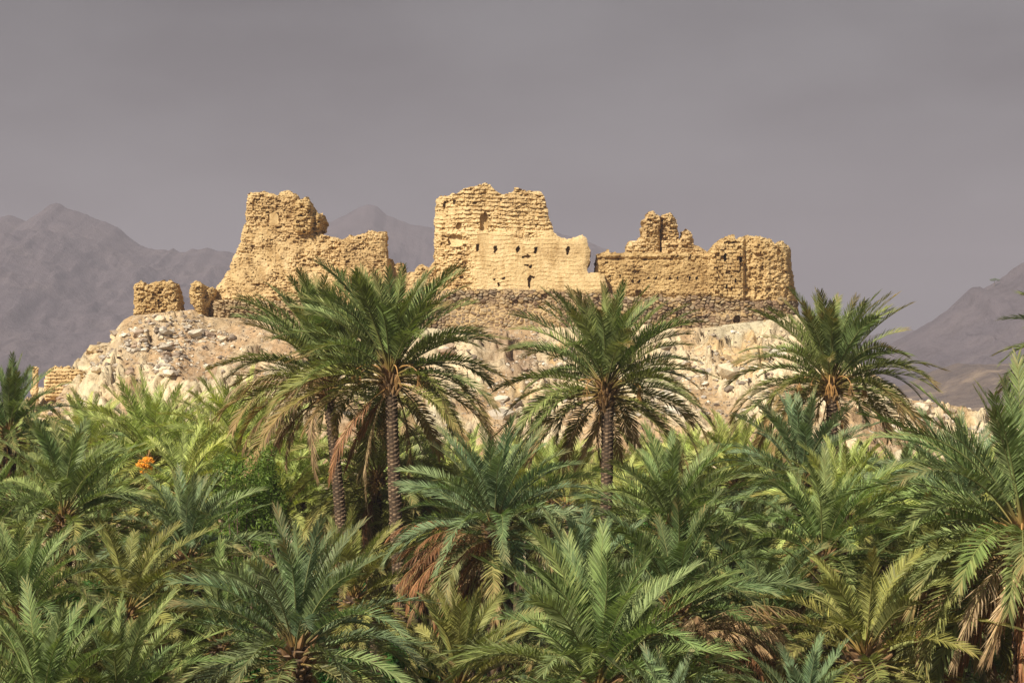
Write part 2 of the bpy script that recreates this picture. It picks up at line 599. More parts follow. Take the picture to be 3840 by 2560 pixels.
# ------------------------------------------------------------------ fort
def inpoly(U, V, poly):
    inside = np.zeros(U.shape, bool)
    n = len(poly)
    for i in range(n):
        x1, y1 = poly[i]
        x2, y2 = poly[(i + 1) % n]
        if y1 == y2:
            continue
        c = ((y1 > V) != (y2 > V)) & (U < (x2 - x1) * (V - y1) / (y2 - y1) + x1)
        inside ^= c
    return inside


def blur(a, r):
    for ax in (0, 1):
        p = np.pad(a, [(r + 1, r) if k == ax else (0, 0) for k in (0, 1)], mode='constant')
        cs = np.cumsum(p, axis=ax)
        if ax == 0:
            a = (cs[2 * r + 1:] - cs[:-2 * r - 1]) / (2 * r + 1)
        else:
            a = (cs[:, 2 * r + 1:] - cs[:, :-2 * r - 1]) / (2 * r + 1)
    return a


def relief(name, parent, mat, poly, y0, depth, disp, macro=None, holes=(), through=(), tint=None, res=2.4, edge=6.0, round_=.4, seed=0, hole_mat=None, pitk=None):
    """thick eroded wall: outline in photo pixels on the plane y0, real thickness, sculpted front.
    holes: (u, v, w, h, depth, part name or None, arched)"""
    us = [p[0] for p in poly]
    vs = [p[1] for p in poly]
    u = np.arange(min(us) - 12, max(us) + 12, res)
    v = np.arange(min(vs) - 12, max(vs) + 12, res)
    U, V = np.meshgrid(u, v)
    Uc, Vc = U[:-1, :-1] + res / 2, V[:-1, :-1] + res / 2
    wu = edge * fbm(Uc / 16, Vc / 16, seed + 11, 3)
    wv = edge * fbm(Uc / 16 + 40, Vc / 16, seed + 12, 3)
    M = inpoly(Uc + wu, Vc + wv, poly)
    for t in through:
        M &= ~inpoly(Uc + wu * .5, Vc + wv * .5, t)
    bl = blur(M.astype(float), 7)
    bl = np.pad(bl, ((0, 1), (0, 1)), mode='edge')
    rim = 1 - np.clip((bl - .45) / .55, 0, 1)
    Y = y0 + (macro(U, V) if macro else 0) - disp(U, V) - (0 if tint is not None else (pits(U, V, 900 + seed) + .6 * pits(U, V, 950 + seed, dens=.3, sx=24, sy=6)) * (pitk(U, V) if pitk else 1)) + round_ * rim ** 1.6
    hid = np.zeros(Uc.shape, int)
    for k, (hu, hv, hw, hh, hd, part, arched) in enumerate([h[:7] for h in holes], 1):
        jx = 4.0 * fbm(U / 9, V / 9, seed + 31 + k, 2)
        jy = 5.0 * fbm(U / 9 + 9, V / 9, seed + 32 + k, 2)
        du, dv = (U + jx - hu) / (hw / 2), (V + jy - hv) / (hh / 2)
        if arched:
            up = np.clip((-dv - .45) / .55, 0, 1)
            inside = (np.abs(dv) < 1) & (np.abs(du) < np.sqrt(np.clip(1 - up ** 2, 0, 1)))
        else:
            inside = (np.abs(du + .25 * dv) ** 2.4 + np.abs(dv) ** 2.4) < 1
        Y = np.where(inside, Y * 0 + (y0 + (macro(U, V) if macro else 0) + hd), Y)
        ic = inside[:-1, :-1] & inside[1:, 1:] & inside[1:, :-1] & inside[:-1, 1:]
        hid[ic] = k
    X, _, Z = P(U, V, Y)
    nv = U.size
    idx = np.arange(nv).reshape(U.shape)
    front = np.stack([X, Y, Z], -1).reshape(-1, 3)
    cv = v.max()
    Yb = Y * 0 + y0 + (macro(U, V) if macro else 0) + depth
    Xb, Yb2, Zb = X.copy(), Yb + .25 * fbm(U / 30, V / 30, seed + 5, 3), Z - .05 * (cv - V) / 50 * depth / 3
    back = np.stack([Xb, Yb2, Zb], -1).reshape(-1, 3)
    quad = np.stack([idx[:-1, :-1], idx[1:, :-1], idx[1:, 1:], idx[:-1, 1:]], -1)
    main = M & ((hid == 0) | np.isin(hid, [k for k, h in enumerate(holes, 1) if not h[5]]))
    qf = quad[main]
    qb = quad[M][:, ::-1] + nv
    # rims
    sides = []
    pad = np.pad(M, 1)
    c = pad[1:-1, 1:-1]
    for (nb, a, b) in ((pad[:-2, 1:-1], 0, 3), (pad[2:, 1:-1], 2, 1), (pad[1:-1, :-2], 1, 0), (pad[1:-1, 2:], 3, 2)):
        e = c & ~nb
        qa = quad[e]
        sides.append(np.stack([qa[:, a], qa[:, b]], -1))
    E = np.concatenate(sides)
    # two rough rings between the front and the back rim
    allv = [front, back]
    rings = [E]
    off = 2 * nv
    for fr in (.33, .66):
        mid = front * (1 - fr) + back * fr
        uu, vv_ = U.reshape(-1), V.reshape(-1)
        mid = mid + np.stack([.22 * fbm(uu / 14, vv_ / 14, seed + 51 + int(fr * 9), 2), 0 * uu, .22 * fbm(uu / 14 + 7, vv_ / 14, seed + 52 + int(fr * 9), 2)], -1)
        allv.append(mid)
        rings.append(E + off)
        off += nv
    rings.append(E + nv)
    qs = [np.stack([r0[:, 1], r0[:, 0], r1[:, 0], r1[:, 1]], -1) for r0, r1 in zip(rings[:-1], rings[1:])]
    allq = np.concatenate([qf, qb] + qs)
    AV = np.concatenate(allv)
    used, inv = np.unique(allq, return_inverse=True)
    attrs = {}
    if tint is not None:
        tc = tint(U, V).reshape(-1, 3)
        attrs['tint'] = np.tile(tc, (4, 1))[used]
    me = mesh(name, AV[used], inv.reshape(-1, 4), mats=[mat], attrs=attrs)
    o = link(name, me, parent)
    for k, h in enumerate(holes, 1):
        if not h[5]:
            continue
        qh = quad[(hid == k) & M]
        if len(qh) == 0:
            continue
        us_, iv = np.unique(qh, return_inverse=True)
        ob = link(h[5], mesh(h[5], front[us_], iv.reshape(-1, 4), mats=[hole_mat or mat],
                             attrs={'tint': np.tile(tc, (4, 1))[us_]} if tint is not None else {}), o if parent is not None else o)
        if len(h) > 7 and h[7]:
            ob['label'] = h[7]
    return o


def courses(U, V, h, amp, seed, block=28, wav=5):
    w = wav * (vn(U / 60, V / 200, seed) - .5) * 2 + 2 * (vn(U / 14, V / 40, seed + 1) - .5)
    row0 = np.floor((V + w) / h)
    sh = _h(row0, row0 * 0, seed + 2) * 10
    sc = 2.6 * np.abs(np.sin(math.pi * (U / block + sh)))
    ph = (V + w - sc * .8) / h
    f = ph - np.floor(ph)
    prof = f ** .8 * (1 - sst(.9, 1.0, f))
    var = .15 + 1.5 * vn(U / 35, V / 18, seed + 3)
    jt = np.abs(np.sin(math.pi * (U / block + sh)))
    joint = -(1 - sst(.0, .14, jt)) * .35
    return amp * (prof + joint) * var


def rough(U, V, amp, seed, sx=20, sy=13):
    a = fbm(U / sx, V / sy, seed, 4, .6)
    pit = sst(.15, .5, fbm(U / 13, V / 9, seed + 9, 3))
    return amp * (a - .9 * pit)


def bricks(U, V, h, l, amp, seed):
    u = U + 4 * fbm(U / 25, V / 18, seed, 3)
    v = V + 3 * fbm(U / 30, V / 25, seed + 3, 3)
    row = np.floor(v / h)
    uu = u / l + _h(row, row * 0, seed + 4) * 7
    col = np.floor(uu)
    r = _h(col, row, seed + 5)
    fu, fv = uu - col, v / h - row
    edge = np.minimum(np.minimum(fu, 1 - fu) * l, np.minimum(fv, 1 - fv) * h)
    return amp * ((r - .5) * 1.6 - 1.3 * (r < .10) - .7 * (1 - sst(.0, 2.2, edge)))


def pits(U, V, seed, amp=.26, dens=.26, sx=10, sy=7):
    f1, _, cid = worley(U / sx + .6 * fbm(U / 12, V / 12, seed + 3, 2), V / sy, seed)
    where = sst(-.25, .2, fbm(U / 45, V / 30, seed + 5, 3))
    return -amp * (cid < dens) * (1 - sst(.12, .36, f1)) * where


def patch(U, V, seed, s=70, lo=-.05, hi=.12):
    return sst(lo, hi, fbm(U / s, V / (s * .6), seed, 4))


def cobbles(U, V, seed, sx=18, sy=12, amp=.30):
    wx = 3 * (vn(U / 20, V / 20, seed + 4) - .5)
    big = 1 + .35 * fbm(U / 90, V / 45, seed + 6, 2)
    wx = wx + 9 * fbm(U / 38, V / 30, seed + 7, 2)
    f1, f2, cid = worley((U + wx) / sx, (V + .7 * wx) / sy, seed)
    amp = amp * (.5 + 1.0 * cid) * big
    e = np.clip((f2 - f1) / .42, 0, 1)
    return amp * np.sqrt(e), e, cid


ft = empty('ruined_fort', (*[float(a) for a in P(1900, 1226, FORT_Y)][:2], float(P(1900, 1226, FORT_Y)[2])),
           'sunlit ruined mud brick fort with towers and a stone footing on the hilltop', 'fort')
FT_INV = ft.location.copy()


def fort_part(o):
    o.matrix_parent_inverse = Matrix.Translation(-FT_INV)


Y0 = FORT_Y
# --- left tower
tower_poly = [(787, 1140), (787, 1122), (809, 1082), (842, 1038), (862, 1005), (870, 972), (892, 933), (903, 905), (906, 861), (914, 847),
              (922, 833), (925, 728), (939, 720), (969, 723), (991, 716), (1019, 726), (1044, 731), (1052, 720), (1080, 716), (1110, 723),
              (1119, 737), (1121, 858), (1174, 872), (1229, 883), (1262, 894), (1286, 899), (1292, 1140)]


def tower_disp(U, V):
    top = 1 - sst(840, 856, V)
    smooth = np.exp(-((U - 985) / 95) ** 2 - ((V - 985) / 80) ** 2)
    k = 1 - .6 * smooth
    er = .3 + .7 * np.maximum(patch(U, V, 110), .8 * top)
    d = (rough(U, V, .16, 100, 13, 6) + bricks(U, V, 8, 13, .10, 111) + courses(U, V, 11, .04, 103, 15, 4)) * k * er + .035 * fbm(U / 6, V / 5, 108, 2) + .16 * fbm(U / 45, V / 40, 109, 2)
    d = d - .10 * np.exp(-((V - 852) / 3.5) ** 2) * sst(915, 925, U) * (1 - sst(1090, 1100, U))
    seam = -.16 * np.exp(-((U - 1036) / 3.5) ** 2) * (V > 900)
    return d + seam * vn(U / 5, V / 22, 106) + .12 * sst(1100, 1112, V) - .12 * sst(880, 890, V) * sst(1060, 1240, U) - .08 * top \
        - .3 * np.exp(-((V - 1068) / 4) ** 2) * sst(925, 960, U) * (1 - sst(1000, 1025, U))


def tower_macro(U, V):
    return .012 * (1126 - V) * .6 + 1.4 * sst(1240, 1292, U) * sst(895, 930, V) * 0 + 1.6 * (1 - sst(787, 900, U)) * sst(850, 1126, V) * .5


o = relief('tower', ft, MUD, tower_poly, Y0, 6.0, tower_disp, tower_macro,
           holes=[(952, 765, 9, 46, .45, 'arrow_slit', 0), (962, 822, 11, 24, .4, 'arrow_slit', 0), (1006, 825, 9, 24, .5, 'arrow_slit', 0),
                  (1051, 822, 8, 20, .4, 'arrow_slit', 0), (1028, 818, 30, 46, .12, None, 1), (1008, 1075, 34, 9, .35, None, 0), (947, 930, 6, 7, .3, None, 0)], seed=1)
fort_part(o)
# --- broken turret end behind the tower top
o = relief('turret', ft, MUD_DARK, [(1100, 880), (1105, 740), (1124, 746), (1146, 738), (1168, 759), (1179, 792), (1207, 800), (1218, 833), (1213, 856), (1196, 872), (1180, 884)],
           Y0 + 1.1, 3.5, lambda U, V: rough(U, V, .26, 120, 16, 10) + bricks(U, V, 9, 14, .12, 121), lambda U, V: .9 * sst(1150, 1215, U) ** 2 + .5 * np.exp(-((U - 1178) / 9.) ** 2), seed=2, round_=.7)
fort_part(o)
# --- wall right of the tower
wall_poly = [(1278, 1200), (1278, 905), (1284, 897), (1307, 886), (1367, 878), (1395, 861), (1412, 868), (1439, 867), (1447, 878), (1450, 966), (1467, 972), (1483, 994),
             (1486, 985), (1511, 983), (1519, 999), (1522, 1027), (1550, 1016), (1572, 994), (1588, 991), (1605, 1005), (1616, 998), (1640, 965), (1660, 1200)]
o = relief('curtain_wall', ft, MUD, wall_poly, Y0 - .5, 2.2, lambda U, V: (rough(U, V, .12, 130, 11, 6) + bricks(U, V, 8, 12, .11, 132)) * (.4 + .6 * patch(U, V, 133)) + .1 * fbm(U / 40, V / 40, 134, 2),
           lambda U, V: 1.3 * sst(1450, 1470, U) + .004 * (1126 - V), seed=3)
fort_part(o)
# --- keep
keep_poly = [(1600, 1105), (1612, 1010), (1626, 977), (1630, 893), (1628, 821), (1633, 758), (1639, 745), (1652, 735), (1677, 733), (1710, 724), (1736, 709),
             (1761, 701), (1790, 697), (1807, 688), (1832, 693), (1849, 703), (1862, 718), (1879, 728), (1904, 730), (1921, 716), (1933, 703),
             (1955, 709), (1976, 716), (2022, 718), (2034, 728), (2043, 749), (2047, 775), (2058, 796), (2060, 821), (2068, 838), (2074, 867),
             (2089, 884), (2106, 893), (2136, 895), (2157, 886), (2182, 883), (2199, 893), (2209, 914), (2213, 943), (2213, 968), (2207, 989),
             (2201, 1010), (2202, 1023), (2232, 1023), (2266, 1025), (2274, 1061), (2276, 1105)]


def keep_disp(U, V):
    top = 1 - sst(862, 876, V)
    rub = (1 - sst(1730, 1800, U + 25 * (vn(V / 25, U / 60, 141) - .5))) * sst(868, 885, V)
    crack = np.exp(-((V - (876 - (U - 1630) * .03)) / 2.6) ** 2)
    sm = (1 - top) * (1 - rub)
    d = courses(U, V, 15.5, 1.0, 142, 25, 6) * (.17 * top + (.02 + .055 * vn(U / 70, V / 50, 151)) * sm + .05 * rub)
    rgh = rough(U, V, 1.0, 145, 15, 7) + bricks(U, V, 9, 15, .45, 147)
    d = d + rgh * (.20 * top * (.35 + .65 * patch(U, V, 146)) + .24 * rub + .03 * sm * patch(U, V, 150, 60, .1, .25))
    wall = np.exp(-((U - 1975) / 45) ** 2 - ((V - 880) / 12) ** 2)
    d = d + .02 * fbm(U / 7, V / 6, 149, 2) * sm + rgh * .3 * wall
    d = d + .15 * sm - .10 * crack * vn(U / 12, V / 300, 148)
    d = d - .10 * top * sst(1630, 1660, U) * 0
    return d


def keep_macro(U, V):
    return 1.5 * np.clip((1745 - U) / 115, 0, 1.2) ** 2 + .006 * (1090 - V) * .7 + .55 * (1 - sst(862, 874, V)) * .35


KH = [(1791, 929, 10, 30, .6, 'arrow_slit', 0), (1857, 934, 12, 30, .6, 'arrow_slit', 0), (1942, 936, 11, 28, .6, 'arrow_slit', 0),
      (2008, 937, 11, 26, .6, 'arrow_slit', 0), (2129, 939, 10, 30, .6, 'arrow_slit', 0),
      (1985, 1058, 11, 44, .55, None, 0), (1992, 1040, 22, 9, .4, None, 0), (1870, 1066, 7, 14, .4, None, 0), (1853, 1048, 7, 8, .4, None, 0), (1889, 1045, 8, 8, .4, None, 0),
      (1668, 769, 11, 26, .5, None, 0), (1703, 760, 9, 18, .5, None, 0), (1720, 848, 22, 26, .45, None, 0),
      (1707, 899, 52, 40, .42, 'arched_niche', 1, 'shallow round arched niche in the lower left of the keep'), (1815, 830, 30, 64, .5, 'arched_niche', 1, 'tall narrow arched niche high in the keep'),
      (1973, 962, 34, 9, .3, None, 0), (1988, 1000, 9, 10, .35, None, 0), (1975, 994, 16, 5, .2, None, 0)]
o = relief('keep', ft, MUD_PALE, keep_poly, Y0 - .2, 7.0, keep_disp, keep_macro, holes=KH, seed=4, round_=.22, pitk=lambda U, V: 1 - .85 * sst(868, 885, V) * sst(1740, 1800, U))
fort_part(o)
# --- right curtain wall with the ledge
cw_poly = [(2232, 1115), (2232, 1021), (2236, 970), (2240, 953), (2274, 938), (2282, 932), (2285, 945), (2321, 949), (2347, 946), (2500, 950), (2650, 948), (2690, 940), (2700, 1115)]


def cw_disp(U, V):
    base = rough(U, V, .10, 160, 11, 6) + bricks(U, V, 7.5, 12, .075, 161) * (.4 + .6 * patch(U, V, 162)) + .08 * fbm(U / 50, V / 30, 164, 2)
    lip = .16 * np.exp(-((V - 957) / 7) ** 2) - .25 * np.exp(-((V - 972) / 5) ** 2) * (1 - sst(2520, 2570, U))
    return base + lip * (.5 + .9 * vn(U / 25, V / 90, 163))


ch = [(x, 1043 + random.uniform(-2, 2), 8, 11, .45, 'beam_hole', 0) for x in (2432, 2459, 2512, 2540, 2587, 2612)]
ch += [(2325, 1036, 7, 16, .45, 'beam_hole', 0), (2287, 1034, 10, 8, .4, 'beam_hole', 0), (2372, 1055, 9, 12, .45, 'beam_hole', 0), (2397, 1055, 9, 12, .45, 'beam_hole', 0),
       (2384, 1018, 28, 10, .3, None, 0), (2540, 963, 10, 9, .45, 'beam_hole', 0), (2587, 964, 9, 14, .45, 'beam_hole', 0), (2393, 1096, 24, 22, .5, None, 0)]
o = relief('curtain_wall', ft, MUD_DARK, cw_poly, Y0 + .9, 3.0, cw_disp, lambda U, V: .003 * (1126 - V), holes=ch, seed=5, round_=.25, pitk=lambda U, V: .45 + 0 * U)
fort_part(o)
# --- upper pier behind the curtain wall
pier_poly = [(2340, 985), (2347, 944), (2355, 910), (2389, 897), (2406, 887), (2412, 846), (2425, 812), (2436, 791), (2449, 790), (2461, 804),
             (2474, 810), (2495, 804), (2510, 800), (2525, 808), (2536, 825), (2540, 863), (2546, 900), (2556, 888), (2561, 863), (2570, 859),
             (2589, 872), (2600, 897), (2604, 919), (2627, 927), (2648, 940), (2660, 985)]


def pier_disp(U, V):
    up = 1 - sst(885, 915, V)
    return rough(U, V, .18, 170, 15, 9) * (.5 + .8 * up) + bricks(U, V, 10, 17, .13, 171) + .15 * fbm(U / 40, V / 40, 172, 2) - .55 * np.exp(-((U - 2474 - (V - 860) * .05) / 4.5) ** 2) * sst(838, 870, V) * (1 - sst(945, 955, V))


o = relief('turret', ft, MUD, pier_poly, Y0 + 2.6, 2.6, pier_disp, lambda U, V: .5 * sst(2474, 2478, U) * (1 - sst(2546, 2556, U)) * (1 - sst(890, 920, V)),
           through=[[(2474, 922), (2480, 922), (2483, 940), (2477, 942)]], seed=6, round_=.5)
fort_part(o)
# --- bastion at the right end
bas_poly = [(2655, 1120), (2652, 1000), (2655, 945), (2665, 931), (2674, 914), (2695, 899), (2721, 887), (2751, 880), (2763, 899), (2776, 887), (2802, 879), (2840, 885), (2887, 897),
            (2904, 914), (2916, 906), (2938, 905), (2955, 919), (2965, 940), (2965, 974), (2972, 1016), (2976, 1046), (2984, 1101), (2990, 1135), (2900, 1150), (2800, 1135)]


def bas_disp(U, V):
    face = sst(2670, 2685, U) * (1 - sst(2785, 2795, U)) * sst(905, 925, V)
    rd = sst(2785, 2800, U)
    upper = 1 - sst(925, 965, V)
    d = bricks(U, V, 13, 16, .12, 180) * (.9 * face + .5) + rough(U, V, .2, 182, 14, 10) * (1 - .75 * face)
    flute = (vn(U / 11, V / 140, 184) - .5) * .22 * rd * (1 - upper)
    return d + .35 * face * (1 - .5 * upper) + flute + .12 * fbm(U / 30, V / 30, 186, 3) * rd


def bas_macro(U, V):
    t = np.clip((U - 2850) / 145, -1, 1)
    return .35 * sst(2786, 2796, U) * (1 - sst(2815, 2835, U)) * .9 + 3.2 * (1 - np.sqrt(np.clip(1 - t * t * (t > 0), 0.001, 1))) + .004 * (1126 - V)


o = relief('bastion', ft, MUD_DARK, bas_poly, Y0 + .1, 6.0, bas_disp, bas_macro,
           holes=[(2719, 966, 9, 28, .8, 'arrow_slit', 0), (2778, 974, 9, 24, .8, 'arrow_slit', 0), (2743, 909, 50, 9, .45, None, 0), (2760, 1053, 6, 14, .4, None, 0),
                  (2724, 1078, 7, 14, .4, None, 0), (2742, 1082, 6, 16, .4, None, 0), (2840, 955, 44, 14, .3, None, 1), (2920, 945, 14, 22, .4, None, 0), (2958, 955, 8, 14, .4, None, 0)], seed=7, round_=.55)
fort_part(o)


# --- stone footing
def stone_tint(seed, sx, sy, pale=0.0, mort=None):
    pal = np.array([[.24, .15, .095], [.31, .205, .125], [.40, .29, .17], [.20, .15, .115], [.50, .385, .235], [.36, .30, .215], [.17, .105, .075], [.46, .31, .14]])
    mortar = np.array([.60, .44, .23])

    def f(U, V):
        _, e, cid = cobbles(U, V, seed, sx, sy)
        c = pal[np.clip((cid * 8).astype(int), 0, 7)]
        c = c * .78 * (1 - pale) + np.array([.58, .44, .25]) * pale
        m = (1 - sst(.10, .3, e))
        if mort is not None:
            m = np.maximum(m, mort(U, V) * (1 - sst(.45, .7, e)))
        mortar_shade = mortar if mort is None else np.array([.22, .15, .085]) + (mortar - np.array([.22, .15, .085])) * np.clip(mort(U, V) + .12, 0, 1)[..., None]  # dry-stone gaps: shadow between stones painted in as dark brown, mortar elsewhere
        return c * (1 - m[..., None]) + mortar_shade * m[..., None]
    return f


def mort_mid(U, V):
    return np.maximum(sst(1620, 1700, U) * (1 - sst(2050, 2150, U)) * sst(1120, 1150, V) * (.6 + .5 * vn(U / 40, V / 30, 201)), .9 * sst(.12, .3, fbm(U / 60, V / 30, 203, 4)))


bl_poly = [(776, 1235), (776, 1135), (800, 1126), (860, 1123), (940, 1128), (1040, 1128), (1100, 1126), (1200, 1130), (1300, 1135), (1310, 1260), (1008, 1230)]
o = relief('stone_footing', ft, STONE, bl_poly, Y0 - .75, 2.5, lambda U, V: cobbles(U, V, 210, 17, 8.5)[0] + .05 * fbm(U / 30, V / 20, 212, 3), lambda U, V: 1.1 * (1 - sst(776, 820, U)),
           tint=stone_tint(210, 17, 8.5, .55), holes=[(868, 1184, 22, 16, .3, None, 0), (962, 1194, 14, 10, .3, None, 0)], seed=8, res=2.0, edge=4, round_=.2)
fort_part(o)
br_poly = [(1290, 1250), (1290, 1135), (1430, 1118), (1560, 1095), (1640, 1088), (1800, 1087), (1990, 1085), (2090, 1092), (2150, 1098), (2270, 1100), (2330, 1112), (2430, 1113), (2560, 1112),
           (2660, 1110), (2760, 1128), (2860, 1130), (2940, 1115), (2990, 1128), (3002, 1200), (2900, 1235), (2600, 1262), (2300, 1250), (1700, 1255)]


def foot_disp(U, V):
    c, e, _ = cobbles(U, V, 220)
    return c * (1 - .6 * mort_mid(U, V)) + .07 * fbm(U / 40, V / 25, 222, 3)


def foot_macro(U, V):
    t = np.clip((U - 2840) / 165, 0, 1)
    return 3.0 * (1 - np.sqrt(np.clip(1 - t * t, .001, 1))) + .5 * sst(2225, 2300, U) * (1 - sst(2640, 2700, U)) + .006 * (1130 - V) + .9 * (1 - sst(1540, 1640, U)) - .3


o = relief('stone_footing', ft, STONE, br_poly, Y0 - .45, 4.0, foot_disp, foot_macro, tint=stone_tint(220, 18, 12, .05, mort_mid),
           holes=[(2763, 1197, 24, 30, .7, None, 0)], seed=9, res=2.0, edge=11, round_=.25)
fort_part(o)

# --- free-standing pieces
def ruin_disp(U, V):
    return rough(U, V, .22, 240, 14, 9) + bricks(U, V, 10, 14, .10, 241)


o = relief('ruined_wall', None, MUD_DARK, [(500, 1205), (502, 1175), (500, 1079), (507, 1062), (527, 1051), (542, 1064), (558, 1066), (580, 1055), (638, 1051), (656, 1062), (665, 1079), (670, 1115), (680, 1168), (684, 1200)],
           152.6, 2.4, ruin_disp, lambda U, V: .0 * U, holes=[(595, 1126, 9, 9, .4, None, 0), (633, 1126, 6, 8, .4, None, 0), (575, 1117, 7, 8, .3, None, 0)], seed=10, round_=.6)
tag(o, 'free-standing square block of mud wall on the left crest of the hill', 'wall ruin', 'fallen pieces of the fort wall')
o = relief('ruined_wall', None, MUD_DARK, [(728, 1215), (732, 1182), (725, 1151), (712, 1124), (710, 1097), (716, 1064), (737, 1051), (754, 1057), (768, 1071), (799, 1079), (808, 1093), (800, 1130), (786, 1150), (786, 1215)],
           152.4, 2.0, lambda U, V: rough(U, V, .3, 250, 17, 13), lambda U, V: .8 * sst(752, 775, U), seed=11, round_=.6)
tag(o, 'narrow leaning mud wall stump between the square block and the left tower', 'wall ruin', 'fallen pieces of the fort wall')
o = relief('ruined_wall', None, MUD_PALE, [(165, 1500), (165, 1432), (172, 1392), (188, 1379), (246, 1374), (259, 1381), (295, 1385), (312, 1396), (330, 1440), (335, 1500)],
           146, .9, lambda U, V: rough(U, V, .08, 260, 12, 8) + courses(U, V, 13, .16, 261, 14) + .25 * sst(1440, 1446, V), seed=12, round_=.3, edge=5,
           holes=[(187, 1394, 9, 12, .5, 'window_opening', 0)])
tag(o, 'low pale brick wall ruin at the foot of the left slope', 'wall ruin', 'fallen pieces of the fort wall')
o = relief('ruined_post', None, MUD_PALE, [(118, 1500), (120, 1400), (124, 1378), (134, 1376), (139, 1400), (141, 1500)], 146, .5,
           lambda U, V: rough(U, V, .08, 270, 12, 9), seed=13, round_=.25, edge=3)
tag(o, 'slim upright mud post left of the low brick wall ruin', 'post')

# ------------------------------------------------------------------ mountains and ground
def mountain(prof, y, run, seed, mat, rough_m, u0=-2200, u1=6000, back=900):
    pu = np.array([p[0] for p in prof], float)
    pv = np.array([p[1] for p in prof], float)
    us = np.concatenate([np.arange(u0, -100, 25), np.arange(-100, 3940, 5), np.arange(3940, u1, 25)])
    t = np.concatenate([np.linspace(-1, 0, 8)[:-1], np.linspace(0, 1, 70)])
    U, T = np.meshgrid(us, t)
    Vc = np.interp(us, pu, pv) + 3.0 * fbm(us / 22, 0 * us, seed, 4)
    xc, _, zc = P(us, Vc, y)
    zc = np.maximum(zc, -.4)
    X = np.tile(xc, (len(t), 1))
    Hc = np.tile(zc, (len(t), 1))
    Y = y - T.clip(0) * run - T.clip(-1, 0) * back
    # spurs run down toward the viewer and wander sideways
    g = np.where(T >= 0, (1 - T) ** 1.15, (1 + T) ** 1.3)
    sp_ = ridged(X / (rough_m * 3.2) + .4 * fbm(X / rough_m / 4, Y / rough_m / 4, seed + 3, 2), Y / (rough_m * 6), seed + 5, 5) - .55
    sp_ = sp_ + .35 * (ridged(X / (rough_m * .9), Y / (rough_m * 1.6), seed + 8, 4) - .55) + .10 * (ridged(X / (rough_m * .3), Y / (rough_m * .4), seed + 9, 3) - .5)
    Z = Hc * g + sp_ * rough_m * sst(0, .25, T) * (1 - sst(.75, 1, T)) * np.clip(Hc / (2 * rough_m), 0, 1)
    Z = np.maximum(Z, -.4)
    n, m = X.shape
    idx = np.arange(n * m).reshape(n, m)
    q = np.stack([idx[:-1, :-1], idx[1:, :-1], idx[1:, 1:], idx[:-1, 1:]], -1).reshape(-1, 4)
    me = mesh('mountain', np.stack([X, Y, Z], -1), q, mats=[mat], smooth=True)
    tag(link('mountain', me), kind='structure')


mountain([(-2200, 1400), (-1500, 1100), (-900, 960), (-400, 900), (-150, 850), (0, 814), (31, 807), (58, 812), (98, 829), (116, 816), (152, 794), (187, 767), (210, 760), (228, 765), (250, 780), (303, 796),
          (339, 812), (384, 829), (442, 852), (473, 879), (522, 916), (540, 925), (580, 937), (616, 934), (632, 940), (650, 930), (674, 945), (696, 945), (719, 932), (740, 936),
          (777, 928), (817, 941), (862, 945), (950, 975), (1100, 1080), (1300, 1250), (1500, 1400), (1700, 1510), (6000, 1515)], 2700, 1000, 300, MOUNT, 62, u1=1900)
mountain([(-2200, 1510), (600, 1400), (900, 1080), (1050, 950), (1150, 885), (1218, 845), (1285, 811), (1351, 775), (1381, 766), (1412, 773), (1450, 806), (1533, 839), (1627, 856), (1750, 850), (1900, 845), (2050, 860),
          (2150, 890), (2211, 909), (2279, 935), (2400, 1010), (2600, 1130), (2900, 1220), (3200, 1262), (3345, 1246), (3394, 1229), (3426, 1237), (3600, 1300), (4200, 1330), (6000, 1510)], 3150, 900, 310, MOUNT, 74, u0=300)
mountain([(-2200, 1515), (2900, 1510), (3200, 1400), (3340, 1290), (3415, 1248), (3502, 1199), (3529, 1178), (3611, 1129), (3627, 1091), (3648, 1077), (3676, 1075), (3686, 1085), (3730, 1058), (3779, 1026),
          (3800, 1004), (3838, 985), (4000, 880), (4300, 760), (4700, 700), (5200, 820), (6000, 1200)], 1900, 600, 320, MOUNT, 36, u0=2700)
mountain([(-2200, 1515), (3050, 1512), (3250, 1480), (3405, 1438), (3470, 1402), (3513, 1384), (3594, 1360), (3650, 1366), (3730, 1365), (3838, 1362), (4100, 1340), (4500, 1360), (5200, 1460), (6000, 1515)], 1150, 430, 330, NEARHILL, 22, u0=2900, back=250)

gx = np.concatenate([np.linspace(-2950, -80, 14), np.linspace(-70, 70, 40), np.linspace(80, 2950, 14)])
gy = np.concatenate([np.linspace(-55, 30, 8), np.linspace(34, 125, 40), np.geomspace(135, 6400, 20)])
GX, GY = np.meshgrid(gx, gy)
near = (np.abs(GX) < 75) & (GY < 120)
GZ = np.where(near, .25 * fbm(GX / 6, GY / 6, 400, 3), 0) * (1 - sst(95, 120, GY))
n, m = GX.shape
idx = np.arange(n * m).reshape(n, m)
q = np.stack([idx[:-1, :-1], idx[:-1, 1:], idx[1:, 1:], idx[1:, :-1]], -1).reshape(-1, 4)
tag(link('ground', mesh('ground', np.stack([GX, GY, GZ], -1), q, mats=[GROUND], smooth=True)), kind='structure')

